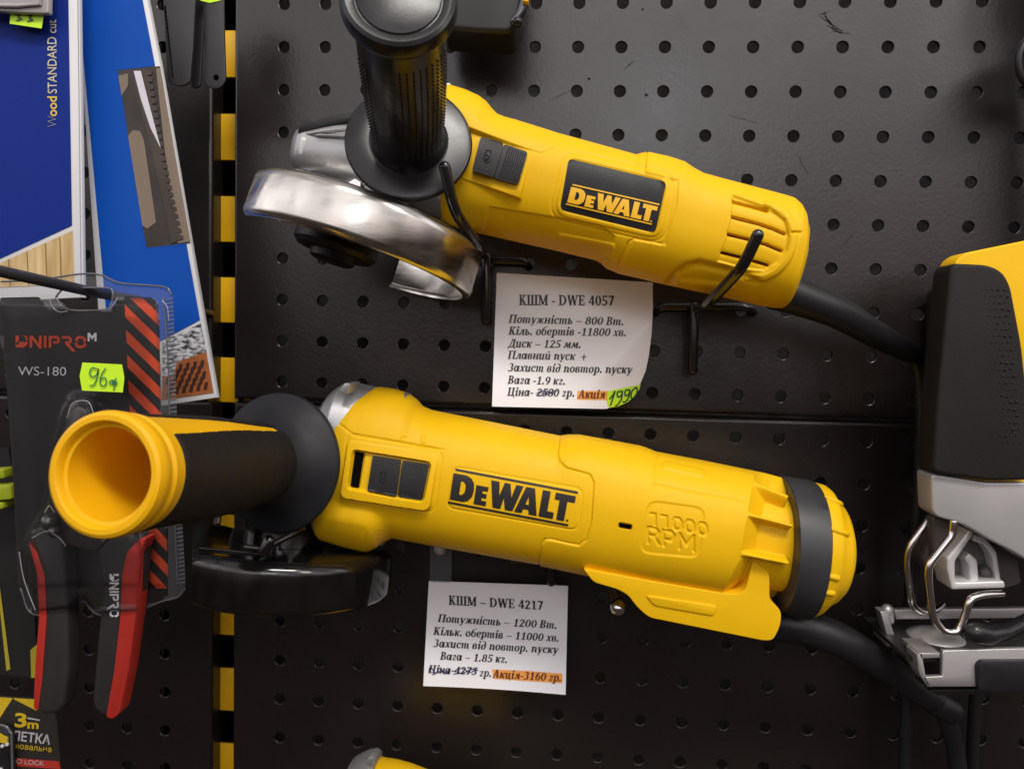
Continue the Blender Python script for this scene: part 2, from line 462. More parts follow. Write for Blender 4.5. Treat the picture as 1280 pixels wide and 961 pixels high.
_u = [_S(.04, .03, .46), _S(.34, 0, .46), _A(.24, .16, .2, .17, 180, 350, .1, .07), _H(-.02, .12, .42), _H(.4, .56, 0)]
GL = {
    'К': (.68, [_S(.07, 0, .66), _H(0, .3, 0), _H(0, .3, .61), _D(.26, .3, .5, .66, .08), _D(.28, .38, .54, 0, .17), _H(.42, .68, 0), _H(.38, .62, .61)]),
    'Ш': (.98, [_S(.07, 0, .66), _S(.41, 0, .66), _S(.75, 0, .66), _H(0, .97, 0, .06), _H(0, .28, .61), _H(.35, .62, .61), _H(.69, .97, .61)]),
    'М': (.9, [_S(.1, 0, .66, .06), _S(.66, 0, .66), _D(.18, .66, .43, .04, .15), _D(.44, .04, .7, .66, .07), _H(0, .26, 0), _H(.58, .88, 0), _H(0, .2, .61), _H(.66, .88, .61)]),
    'D': (.72, [_S(.07, 0, .66), _A(.26, .33, .42, .33, -90, 90, .16, .06), _H(0, .3, 0, .06), _H(0, .3, .6, .06)]),
    'W': (1.0, [_D(.12, .66, .32, 0, .16), _D(.3, 0, .5, .66, .07), _D(.5, .66, .7, 0, .16), _D(.68, 0, .9, .66, .07), _H(0, .28, .61), _H(.78, 1., .61)]),
    'E': (.6, [_S(.07, 0, .66), _H(0, .54, 0, .06), _H(0, .52, .6, .06), _H(.1, .4, .31), _S(.48, 0, .18, .06), _S(.46, .48, .66, .06), _S(.36, .24, .42, .05)]),
    'П': (.76, [_S(.07, 0, .66), _S(.5, 0, .66), _H(0, .73, .6, .06), _H(0, .28, 0), _H(.44, .73, 0)]),
    'В': (.62, [_S(.07, 0, .66), _A(.26, .49, .26, .17, -90, 90, .14, .05), _A(.27, .175, .31, .175, -90, 90, .15, .05), _H(0, .3, 0), _H(0, .3, .61)]),
    'Д': (.72, [_D(.16, .05, .34, .62, .07), _S(.46, .03, .66), _H(0, .7, 0, .07), _H(.26, .66, .6, .06), _S(0, -.14, .05, .06), _S(.64, -.14, .05, .06)]),
    'З': (.56, [_A(.25, .49, .22, .17, -80, 150, .14, .05), _A(.24, .18, .26, .19, -150, 80, .15, .05)]),
    'Ц': (.74, [_S(.07, 0, .66), _S(.46, 0, .66), _H(0, .73, 0, .06), _H(0, .28, .61), _H(.4, .68, .61), _S(.67, -.15, .05, .06)]),
    'А': (.7, [_D(.08, 0, .32, .66, .07), _D(.34, .66, .54, 0, .17), _H(.16, .5, .2), _H(0, .2, 0), _H(.4, .7, 0)]),
    'о': (.52, [_A(.25, .235, .25, .245)]),
    'т': (.8, [_S(.05, 0, .46, .13), _S(.31, 0, .44, .13), _S(.57, 0, .42, .13), _A(.31, .3, .13, .16, 0, 120, .06, .06), _A(.57, .3, .13, .16, 0, 120, .06, .06), _H(-.02, .1, .42), _H(.62, .78, 0)]),
    'у': (.5, [_D(.1, .46, .24, 0, .14), _D(.46, .46, .2, -.12, .07), _P(.13, -.14, .06), _H(0, .22, .42)]),
    'ж': (.74, [_S(.31, 0, .46, .12), _D(.08, 0, .3, .28, .1), _D(.1, .46, .3, .2, .1), _D(.66, 0, .44, .28, .1), _D(.66, .46, .44, .2, .1)]),
    'н': (.58, [_S(.05, 0, .46), _S(.37, 0, .46), _H(.1, .45, .21, .06), _H(-.01, .2, .42), _H(.34, .58, 0)]),
    'і': (.3, [_S(.07, 0, .46), _P(.16, .62, .085), _H(0, .2, .42), _H(.1, .3, 0)]),
    'с': (.45, [_A(.24, .235, .24, .245, 50, 320, .14, .05), _P(.37, .37, .065)]),
    'ь': (.5, [_S(.05, 0, .46), _A(.2, .14, .27, .15, -90, 90, .14, .05), _H(-.01, .2, .42), _H(.1, .22, 0, .05), _H(.1, .22, .24, .05)]),
    'б': (.53, [_A(.25, .22, .25, .23), _A(.36, .34, .36, .34, 100, 185, .13, .06), _D(.32, .62, .48, .72, .08)]),
    'е': (.47, [_A(.24, .235, .23, .245, 90, 320, .14, .05), _A(.24, .34, .2, .14, -60, 90, .12, .05), _H(.1, .36, .2, .05)]),
    'р': (.56, [_S(.06, -.2, .46), _A(.27, .235, .27, .245, -110, 130), _H(-.03, .28, -.2), _H(0, .12, .42)]),
    'в': (.5, [_A(.24, .14, .23, .15), _A(.22, .36, .2, .12, -90, 180, .11, .05), _S(.02, .12, .36, .13)]),
    'х': (.5, [_D(.12, .46, .38, 0, .14), _D(.44, .46, .06, 0, .06), _P(.43, .42, .06), _P(.07, .05, .06)]),
    'л': (.54, [_S(.33, 0, .46), _D(.12, .02, .28, .46, .07), _H(.2, .45, .41), _P(.07, .05, .07), _H(.4, .54, 0)]),
    'м': (.72, [_S(.5, 0, .46), _D(.1, 0, .2, .46, .07), _D(.22, .46, .36, .04, .13), _D(.36, .04, .54, .46, .07), _P(.06, .05, .06), _H(.56, .72, 0)]),
    'и': (.58, _u), 'й': (.58, _u + [_A(.3, .68, .14, .13, 200, 340, .06, .06)]),
    'ц': (.6, _u + [_S(.52, -.13, .05, .06)]),
    'к': (.53, [_S(.05, 0, .46), _D(.24, .22, .44, .46, .09), _D(.24, .28, .42, 0, .14), _H(-.01, .2, .42), _P(.45, .41, .06)]),
    'п': (.58, [_S(.05, 0, .46), _S(.35, 0, .36), _A(.29, .28, .21, .18, 0, 130, .12, .07), _H(-.01, .14, .42), _H(.42, .58, 0)]),
    'а': (.57, [_A(.22, .235, .22, .245, 0, 360, .14, .05), _S(.36, 0, .46), _H(.42, .56, 0)]),
    'г': (.44, [_A(.2, .34, .18, .13, -20, 170, .12, .05), _D(.3, .34, .12, .1, .1), _A(.22, .13, .18, .14, 190, 350, .08, .06)]),
    'д': (.53, [_A(.24, .2, .23, .21, 0, 360, .14, .05), _A(.18, .4, .3, .3, -40, 110, .12, .05)]),
    'я': (.56, [_S(.37, 0, .46), _A(.38, .34, .26, .12, 90, 270, .13, .05), _D(.1, 0, .3, .22, .11), _H(.44, .56, 0)]),
    '0': (.56, [_A(.28, .31, .26, .32)]), '1': (.56, [_S(.22, 0, .63), _H(.1, .5, 0), _D(.14, .48, .26, .6, .1)]),
    '2': (.56, [_A(.27, .44, .23, .19, -30, 170, .14, .06), _D(.12, .04, .38, .38, .13), _H(.05, .52, 0, .1)]),
    '3': (.56, [_A(.26, .46, .21, .17, -90, 150, .13, .05), _A(.25, .175, .26, .19, -150, 90, .15, .05)]),
    '4': (.56, [_S(.3, 0, .63), _H(.02, .54, .15, .07), _D(.08, .2, .34, .62, .07)]),
    '5': (.56, [_H(.12, .5, .54, .09), _S(.11, .3, .6, .06), _A(.24, .19, .27, .2, -150, 120, .15, .06)]),
    '6': (.56, [_A(.29, .2, .25, .21), _A(.42, .26, .38, .38, 95, 182, .15, .06)]),
    '7': (.56, [_H(.06, .52, .53, .1), _D(.2, 0, .44, .56, .15)]),
    '8': (.56, [_A(.28, .46, .22, .17, 0, 360, .13, .05), _A(.28, .17, .26, .18, 0, 360, .14, .05)]),
    '9': (.56, [_A(.27, .42, .25, .21), _A(.14, .36, .38, .38, -85, 2, .15, .06)]),
    '.': (.26, [_P(.11, .07, .085)]), '-': (.34, [_H(.04, .3, .19, .085)]), '–': (.58, [_H(.03, .53, .2, .06)]),
    '+': (.6, [_H(.05, .55, .24, .07), _S(.265, 0, .5, .07)]), ' ': (.25, []),
}


def serif(txt, shear=0.0, track=0.03, fat=0.0):
    """-> list of small polygons in em units, and the total advance"""
    x = 0.0; out = []
    for ch in txt:
        adv, pr = GL[ch]
        for p in pr:
            for q in (p if isinstance(p[0], list) else [p]):
                for o_ in ((-fat, 0, fat) if fat else (0,)):
                    out.append([(x + a + o_ + shear * b, b) for a, b in q])
        x += adv + track
    return out, x - track


# ---- signed distances in photo pixels, for relief on the housings
def seg_d(px, py, pts):
    d = np.full(px.shape, 1e9)
    for (ax, ay), (bx, by) in zip(pts[:-1], pts[1:]):
        dx, dy = bx - ax, by - ay; L = dx * dx + dy * dy + 1e-9
        t = np.clip(((px - ax) * dx + (py - ay) * dy) / L, 0, 1)
        d = np.minimum(d, np.hypot(px - ax - t * dx, py - ay - t * dy))
    return d


def poly_d(px, py, pts):
    """signed distance to a closed polygon, negative inside"""
    d = seg_d(px, py, list(pts) + [pts[0]])
    ins = np.zeros(px.shape, bool); n = len(pts)
    for k in range(n):
        (ax, ay), (bx, by) = pts[k], pts[(k + 1) % n]
        c = ((ay > py) != (by > py)) & (px < (bx - ax) * (py - ay) / (by - ay + 1e-12) + ax)
        ins ^= c
    return np.where(ins, -d, d)


def rpoly_d(px, py, pts, r):
    """rounded: shrink by r then grow"""
    P = [tuple(p) for p in round_poly(pts, r * 1.6, 5)]
    return poly_d(px, py, P)


def inside(s, w=1.5):
    t = np.clip(0.5 - s / (2 * w), 0, 1)
    return t * t * (3 - 2 * t)


def groove(d, w=1.3):
    return np.exp(-(d / w) ** 2)


def housing(top, bot, ang, dax, gf, gb, H=None, nu=420, nf=200, nb=40, ex=2.3, rl_=0.0, rr_=0.0, dscale=1.0, exb=2.2):
    """skin of a tool body. top / bot: silhouette traced along the tool; gf / gb: front and back half depth in metres"""
    ca, sa = math.cos(R(ang)), math.sin(R(ang))
    tu = np.array([(x * ca + y * sa, x * sa - y * ca) for x, y in top]); bu = np.array([(x * ca + y * sa, x * sa - y * ca) for x, y in bot])
    u0, u1 = min(tu[0, 0], bu[0, 0]), max(tu[-1, 0], bu[-1, 0])
    tt = 0.5 - 0.5 * np.cos(np.linspace(0, math.pi, nu))
    lin = np.linspace(0, 1, nu)
    U = u0 + (u1 - u0) * (0.75 * lin + 0.25 * tt)
    vt = np.interp(U, tu[:, 0], tu[:, 1]); vb = np.interp(U, bu[:, 0], bu[:, 1])
    if callable(gf):
        g = gf(U)
    else:
        g = np.interp((U - u0) / (u1 - u0), [k for k, _ in gf], [v for _, v in gf])
    endf = np.ones(nu)
    if rl_ > 0:
        q = np.clip((U - u0) / rl_, 0, 1); endf *= np.sqrt(1 - (1 - q) ** 2) * 0.92 + 0.08
    if rr_ > 0:
        q = np.clip((u1 - U) / rr_, 0, 1); endf *= np.sqrt(1 - (1 - q) ** 2) * 0.92 + 0.08
    th = np.concatenate([np.linspace(math.pi / 2, -math.pi / 2, nf), np.linspace(-math.pi / 2, -3 * math.pi / 2, nb + 2)[1:-1]])
    c, s = np.cos(th), np.sin(th)
    e2 = np.where(c >= 0, 2.0 / ex, 2.0 / exb)
    cc = np.sign(c) * np.abs(c) ** e2; ss = np.sign(s) * np.abs(s) ** e2
    vm, a = (vt + vb) / 2, (vt - vb) / 2
    v = vm[:, None] + a[:, None] * ss[None]
    dep = np.where(cc[None] >= 0, (g * endf)[:, None] * cc[None], (gb * endf)[:, None] * cc[None])
    px = U[:, None] * ca + v * sa; py = U[:, None] * sa - v * ca
    P = Wn(px, py, np.full(px.shape, dax)); P[..., 1] -= dep
    if H is not None:
        du = np.gradient(P, axis=0); dv = np.roll(P, -1, 1) - np.roll(P, 1, 1)
        N = np.cross(du, dv); N /= np.linalg.norm(N, axis=-1, keepdims=True) + 1e-12
        mid = P.mean(axis=1, keepdims=True)
        sgn = np.sign((N * (P - mid)).sum(-1).mean()); N *= sgn
        qx, qy = PX(P)
        h = H(qx, qy)
        h = h * np.clip(cc[None] * 3.0, 0, 1)
        P = P + N * h[..., None]
    nt_ = P.shape[1]
    V = P.reshape(-1, 3); idx = np.arange(nu * nt_).reshape(nu, nt_)
    A = idx[:-1]; Bq = idx[1:]; A2 = np.roll(A, -1, 1); B2 = np.roll(Bq, -1, 1)
    Fc = np.stack([A, Bq, B2, A2], -1).reshape(-1, 4).tolist()
    n0 = len(V)
    V = np.concatenate([V, P[0].mean(0)[None], P[-1].mean(0)[None]])
    for k in range(nt_):
        Fc.append((n0, idx[0, k], idx[0, (k + 1) % nt_])); Fc.append((n0 + 1, idx[-1, (k + 1) % nt_], idx[-1, k]))
    return V, Fc


def bvh_of(V, Fc):
    return BVHTree.FromPolygons([tuple(v) for v in V], [tuple(f) for f in Fc])


def drape(bvh, px, py, eps, fall=0.1):
    d = Vector(W(px, py, 0.0)) - Vector(CAM); d.normalize()
    hit, n, i, dist = bvh.ray_cast(Vector(CAM), d)
    if hit is None:
        return W(px, py, fall)
    return np.array(hit - d * eps)


def quadmap(q):
    """unit square -> photo pixels; q = bottom left, bottom right, top right, top left"""
    q = [np.asarray(p, float) for p in q]
    return lambda s, t: (1 - s) * (1 - t) * q[0] + s * (1 - t) * q[1] + s * t * q[2] + (1 - s) * t * q[3]


def draped_plate(bvh, q, rad, eps, n=(44, 26), skirt=0.0012):
    """rounded plate that lies on a housing: q as in quadmap, rad in px"""
    pts = np.array([p for p in round_poly(q, rad, 6)])
    V2, F2 = poly2([pts]); V2, F2 = cut2(V2, F2, 4.0)
    top = np.array([drape(bvh, x, y, eps) for x, y in V2])
    bm = bmesh.new(); vs = [bm.verts.new(p) for p in top]
    for f in facefront(top, F2):
        try:
            bm.faces.new([vs[k] for k in f])
        except ValueError:
            pass
    be = [e_ for e_ in bm.edges if e_.is_boundary]
    r_ = bmesh.ops.extrude_edge_only(bm, edges=be)
    for v_ in r_['geom']:
        if isinstance(v_, bmesh.types.BMVert):
            dd = (v_.co - Vector(CAM)).normalized(); v_.co += dd * (eps + skirt)
    bm.verts.index_update()
    V = np.array([v.co[:] for v in bm.verts]); Fc = [tuple(v.index for v in f.verts) for f in bm.faces]
    bm.free()
    return V, Fc


LOGO = [  # block lettering, 100 wide and 20 high, each entry outer loop + holes
    [[(0, 0), (11, 0), (15, 1.6), (17.6, 5), (18.3, 10), (17.6, 15), (15, 18.4), (11, 20), (0, 20)], [(7, 5), (9.2, 5), (11, 7), (11.4, 10), (11, 13), (9.2, 15), (7, 15)]],
    [[(19.6, 0), (29.6, 0), (29.6, 3.6), (25.4, 3.6), (25.4, 5.6), (29, 5.6), (29, 9), (25.4, 9), (25.4, 10.9), (29.6, 10.9), (29.6, 14.4), (19.6, 14.4)]],
    [[(30.8, 20), (37.6, 20), (39.2, 9.6), (41.9, 20), (46.6, 20), (49, 9.8), (51.3, 20), (57.2, 20), (51.6, 0), (45.4, 0), (43.1, 8.6), (41.6, 0), (35.2, 0)]],
    [[(53, 0), (59, 0), (60, 3.3), (64.2, 3.3), (65, 0), (71.6, 0), (66.6, 20), (59.4, 20)], [(61.1, 7), (63.9, 7), (62.7, 13)]],
    [[(73, 0), (84.8, 0), (84.8, 5), (79.4, 5), (79.4, 20), (73, 20)]],
    [[(87.6, 0), (94, 0), (94, 14.8), (100, 14.8), (100, 20), (83.6, 20), (83.6, 14.8), (87.6, 14.8)]],
    [[(95.6, 0.2), (97.4, 0.2), (97.4, 1.8), (95.6, 1.8)]],
]
BARS = [[[(-1, -3.2), (98, -3.2), (98, -1.5), (-1, -1.5)]], [[(1, 22), (101, 22), (101, 23.7), (1, 23.7)]]]


def logo(bvh, q, eps, name, m, parent, slant=0.0):
    qm = quadmap(q); mb = MB()
    for loops in LOGO + BARS:
        V2, F2 = poly2(loops); V2, F2 = cut2(V2, F2, 2.5)
        P = []
        for x, y in V2:
            p = qm((x + slant * y) / 100.0, y / 20.0); P.append(drape(bvh, p[0], p[1], eps))
        P = np.array(P); mb.add(P, facefront(P, F2))
    return mb.put(name, m, parent, 0)


def flat_polys(name, polys, fmap, m, parent, eps=0.0, cut=0.0):
    """flat ink: polys in 2-D, fmap(x, y) -> world"""
    mb = MB()
    for k, p in enumerate(polys):
        if cut:
            V2, F2 = poly2([p]); V2, F2 = cut2(V2, F2, cut)
            P = np.array([fmap(x, y) for x, y in V2]) - np.array([0, 1, 0]) * (eps + 1.5e-6 * (k % 40))
            mb.add(P, facefront(P, F2)); continue
        P = np.array([fmap(x, y) for x, y in p]); P = P - np.array([0, 1, 0]) * (eps + 1.5e-6 * (k % 40))
        mb.add(P, facefront(P, [tuple(range(len(p)))]))
    return mb.put(name, m, parent, 0)


def flat_mesh(name, V2, F2, fmap, m, parent):
    P = np.array([fmap(x, y) for x, y in V2])
    return put(name, P, facefront(P, F2), m, parent, 0)


def pxmap(ox, oy, ang, size, d, sy=1.0):
    """text placed on a flat upright surface: origin px, angle (deg, up), em size px"""
    ca, sa = math.cos(R(ang)), math.sin(R(ang))
    return lambda x, y: W(ox + size * (x * ca - sy * y * sa), oy - size * (x * sa + sy * y * ca), d)

# ------------------------------------------------------------------ boards and post
def board_mat():
    m = mat('black_powder_coat', (0.0118, 0.0088, 0.0082), 0.29, bump=0.0, spec=0.66)
    t = m.node_tree; b = t.nodes['Principled BSDF']
    co = t.nodes.new('ShaderNodeTexCoord')
    n1 = t.nodes.new('ShaderNodeTexNoise'); n1.inputs['Scale'].default_value = 420; n1.inputs['Detail'].default_value = 4
    n2 = t.nodes.new('ShaderNodeTexNoise'); n2.inputs['Scale'].default_value = 14; n2.inputs['Detail'].default_value = 8; n2.inputs['Roughness'].default_value = 0.65
    n3 = t.nodes.new('ShaderNodeTexNoise'); n3.inputs['Scale'].default_value = 45; n3.inputs['Detail'].default_value = 3
    for n in (n1, n2, n3):
        t.links.new(co.outputs['Object'], n.inputs['Vector'])
    b1 = t.nodes.new('ShaderNodeBump'); b1.inputs['Strength'].default_value = 0.24; b1.inputs['Distance'].default_value = 0.0004
    b2 = t.nodes.new('ShaderNodeBump'); b2.inputs['Strength'].default_value = 0.03; b2.inputs['Distance'].default_value = 0.003
    t.links.new(n3.outputs['Fac'], b2.inputs['Height'])
    t.links.new(n1.outputs['Fac'], b1.inputs['Height']); t.links.new(b2.outputs[0], b1.inputs['Normal']); t.links.new(b1.outputs[0], b.inputs['Normal'])
    r = t.nodes.new('ShaderNodeMapRange'); r.inputs['From Min'].default_value = 0.3; r.inputs['From Max'].default_value = 0.75
    r.inputs['To Min'].default_value = 0.24; r.inputs['To Max'].default_value = 0.36
    t.links.new(n2.outputs['Fac'], r.inputs['Value']); t.links.new(r.outputs[0], b.inputs['Roughness'])
    return m


BRD = board_mat()
HR = 0.00355


def panel(name, i0, i1, j0, j1, label, group):
    rb = 0.0028
    q = rb / PITCH
    X0, X1, Y0, Y1 = i0 + q, i1 - q, j0 + q, j1 - q
    ci = [i for i in range(math.ceil(X0 + 0.2), math.floor(X1 - 0.2) + 1)]
    cj = [j for j in range(math.ceil(Y0 + 0.2), math.floor(Y1 - 0.2) + 1)]
    bx = [X0] + [c + 0.5 for c in ci[:-1]] + [X1]; by = [Y0] + [c + 0.5 for c in cj[:-1]] + [Y1]
    V = []; Fc = []
    n = 28
    ang = [2 * math.pi * (k + 0.5) / n for k in range(n)]
    for a, i in enumerate(ci):
        for c, j in enumerate(cj):
            xa, xb, ya, yb = bx[a], bx[a + 1], by[c], by[c + 1]
            base = len(V)
            outer = []
            for t in ang:
                dx, dy = math.cos(t), math.sin(t)
                kx = ((xb - i) / dx) if dx > 0 else ((xa - i) / dx)
                ky = ((yb - j) / dy) if dy > 0 else ((ya - j) / dy)
                k = min(kx, ky); outer.append([i + dx * k, j + dy * k])
            for cx_, cy_ in ((xa, ya), (xb, ya), (xb, yb), (xa, yb)):
                k = min(range(n), key=lambda z: abs(((math.atan2(cy_ - j, cx_ - i) - ang[z] + math.pi) % (2 * math.pi)) - math.pi))
                outer[k] = [cx_, cy_]
            V += [gridw(x, y, 0) for x, y in outer]
            for rr, yy in ((HR + 0.0005, 0.0), (HR + 0.0002, 0.0002), (HR, 0.0009), (HR, 0.0020)):
                V += [gridw(i + math.cos(t) * rr / PITCH, j + math.sin(t) * rr / PITCH, yy) for t in ang]
            for r_ in range(4):
                for k in range(n):
                    k2 = (k + 1) % n
                    Fc.append((base + r_ * n + k, base + (r_ + 1) * n + k, base + (r_ + 1) * n + k2, base + r_ * n + k2))
    base = len(V); prof = [(0, 0)]
    for k in range(1, 11):
        a = math.pi / 2 * k / 10; prof.append((math.sin(a) * rb, (1 - math.cos(a)) * rb))
    prof.append((rb, 0.016))
    for o, y in prof:
        o /= PITCH
        V += [gridw(X0 - o, Y0 - o, y), gridw(X1 + o, Y0 - o, y), gridw(X1 + o, Y1 + o, y), gridw(X0 - o, Y1 + o, y)]
    for k in range(len(prof) - 1):
        for s in range(4):
            Fc.append((base + k * 4 + s, base + (k + 1) * 4 + s, base + (k + 1) * 4 + (s + 1) % 4, base + k * 4 + (s + 1) % 4))
    o = put(name, V, Fc, BRD, None, 14)
    return tag(o, label, 'pegboard', group)


gr = 'perforated steel panels of the display wall'
panel('pegboard_panel', -0.23, 33.5, -6.5, 8.455, 'black perforated steel panel behind the upper angle grinder', gr)
panel('pegboard_panel', -0.23, 33.5, 8.545, 22.5, 'black perforated steel panel behind the lower angle grinder', gr)
panel('pegboard_panel', -16.5, -0.77, -6.5, 8.455, 'black perforated steel panel behind the blue blade packs', gr)
panel('pegboard_panel', -16.5, -0.77, 8.545, 22.5, 'black perforated steel panel behind the red handled shears', gr)

def scuff(px, py, ang, ln, k):
    ca, sa = math.cos(R(ang)), math.sin(R(ang)); P = []
    for q in range(9):
        t = q / 8 - .5; w = random.uniform(-.8, .8)
        P.append((px + ln * t * ca - w * sa, py + ln * t * sa + w * ca))
    return ribbon2(P, [k * (1 - abs(q / 4 - 1) ** 2) * random.uniform(.5, 1.3) + .15 for q in range(9)])


pb = [o for o in C.objects if o.name == 'pegboard_panel'][0]
sm_ = mat('scuffed_paint', (0.008, 0.007, 0.007), 0.7, spec=0.1)
for px, py, a, ln, k in [(1038, 30, 35, 36, 1.6), (1044, 36, 20, 24, 1.2), (1033, 22, 70, 16, 1.0), (1030, 17, -20, 14, .8), (1052, 41, 12, 26, .8), (1036, 26, 50, 22, 1.4), (1046, 39, 30, 18, 1.6),
                         (787, 82, -40, 18, 1.2), (736, 99, 0, 4, 3.0), (808, 119, 10, 5, 3.2), (803, 12, 0, 3, 2.4), (1003, 205, 60, 30, .5), (1060, 300, -50, 26, .4), (700, 120, -25, 30, .4), (930, 150, 15, 40, .35)]:
    V2, F2 = scuff(px, py, a, ln, k); P = np.array([W(x, y, .00012) for x, y in V2]); put('scuff_mark', P, facefront(P, F2), sm_, pb, 0)

wl = put('back_wall', [gridw(-17, -7, 0.05), gridw(34, -7, 0.05), gridw(34, 23, 0.05), gridw(-17, 23, 0.05)], [(0, 1, 2, 3)],
         mat('grey_back_sheet', (0.34, 0.32, 0.31), 0.5, var=0.5, vscale=12), None, 0)
tag(wl, 'dark sheet closing the wall behind the perforated panels', 'wall', None, 'structure')

mb = MB()
yp = 0.013
zt, zb = gridw(0, -6.5)[2], gridw(0, 22.5)[2]
x_l = W(263, 480, -yp)[0]; x_r = W(297, 480, -yp)[0]
zc = [W(280, y, -yp)[2] for y in (67.7, 171.7, 275, 375.4, 474.8)]
pit = (zc[0] - zc[4]) / 4
for k in range(-5, 12):
    z = zc[0] - k * pit
    mb.add(*boxo(((x_l + x_r) / 2, yp + 0.001, z), ((x_r - x_l) / 2, 0, 0), (0, 0.001, 0), (0, 0, pit * 0.281), 0.0004))
    mb.add(*boxo((x_l + 0.0014, yp - 0.0022, z), (0.0012, 0, 0), (0, 0.0022, 0), (0, 0, pit * 0.281), 0.0003))
xs0, xs1 = W(304, 480, -0.017)[0], W(326, 480, -0.017)[0]
mb.add(*boxo(((xs0 + xs1) / 2, 0.019, (zt + zb) / 2), ((xs1 - xs0) / 2, 0, 0), (0, 0.001, 0), (0, 0, (zt - zb) / 2)))
mb.add(*boxo(((x_l - .05 + xs1) / 2, 0.042, (zt + zb) / 2), ((xs1 - x_l + .05) / 2, 0, 0), (0, 0.001, 0), (0, 0, (zt - zb) / 2)), mi=1)
o = mb.put('upright_post', mat('yellow_painted_steel', (0.86, 0.47, 0.006), 0.38, var=0.06, vscale=40, bump=0.1), None, 35, [DARK])
tag(o, 'yellow slotted steel upright showing in the gap between the panels', 'post')

# ------------------------------------------------------------------ hooks
HG = 'black wire hooks holding the upper grinder'


def wire_hook(label, bar, stem, prong, loc, group=None, r=0.003, extra=None):
    t = thing('display_hook', label, 'hook', W(*loc), group)
    if bar:
        V, Fc = tube(bent([W(*p) for p in bar], 0.006), 0.0026, 12)
        put('crossbar', V, Fc, HOOK, t, 60)
    if stem:
        V, Fc = tube([W(*p) for p in stem], r * 1.02, 14); put('stem', V, Fc, HOOK, t, 60)
    V, Fc = tube(bent([W(*p) for p in prong], 0.012), r, 16); put('prong', V, Fc, HOOK, t, 60)
    return t


wire_hook('black wire hook under the steel guard end of the upper grinder',
          [(592, 325, .006), (655, 327, .006), (661, 334, .0)], [(608, 322, .012), (607, 400, .012)],
          [(604, 319, .006), (597, 307, .072), (567, 262, .106), (556, 209, .114)], (608, 400, .0), HG)
wire_hook('black wire hook under the vented rear end of the upper grinder',
          [(818, 392, .0), (826, 384, .006), (936, 384, .006), (942, 390, .0)], [(868, 384, .012), (866, 463, .012)],
          [(870, 388, .006), (884, 381, .075), (929, 333, .108), (947, 294, .115)], (868, 460, .0), HG)

# ------------------------------------------------------------------ upper grinder
up = thing('angle_grinder', 'yellow angle grinder with shiny steel guard and black oval nameplate, hung higher', 'angle grinder', W(700, 330, .03),
           'yellow angle grinders')
up['label'] = 'yellow angle grinder with shiny steel guard and black nameplate above the larger tag'
DA = 0.058
UTOP = [(556, 112), (567, 111.5), (585, 117), (600.5, 124), (610, 131), (617, 140), (624, 147), (633, 150.6), (646, 154), (679.6, 164.4), (698.6, 170.5), (793.5, 196.5),
        (800, 194.5), (807, 193.8), (830, 199.5), (852, 206.8), (863, 214.5), (874.6, 220.8), (895, 226.5), (916, 232), (975, 247.6), (984, 250.5), (990, 256), (995, 264), (998, 278)]
UBOT = [(536, 262), (545, 272), (560, 281), (580, 287.5), (604, 292.5), (640, 300.5), (700, 314), (745, 325), (752, 329), (758, 335), (774, 342), (800, 347.7), (825, 354), (900, 370), (963, 384.7),
        (973, 385.5), (979, 382), (985, 374)]


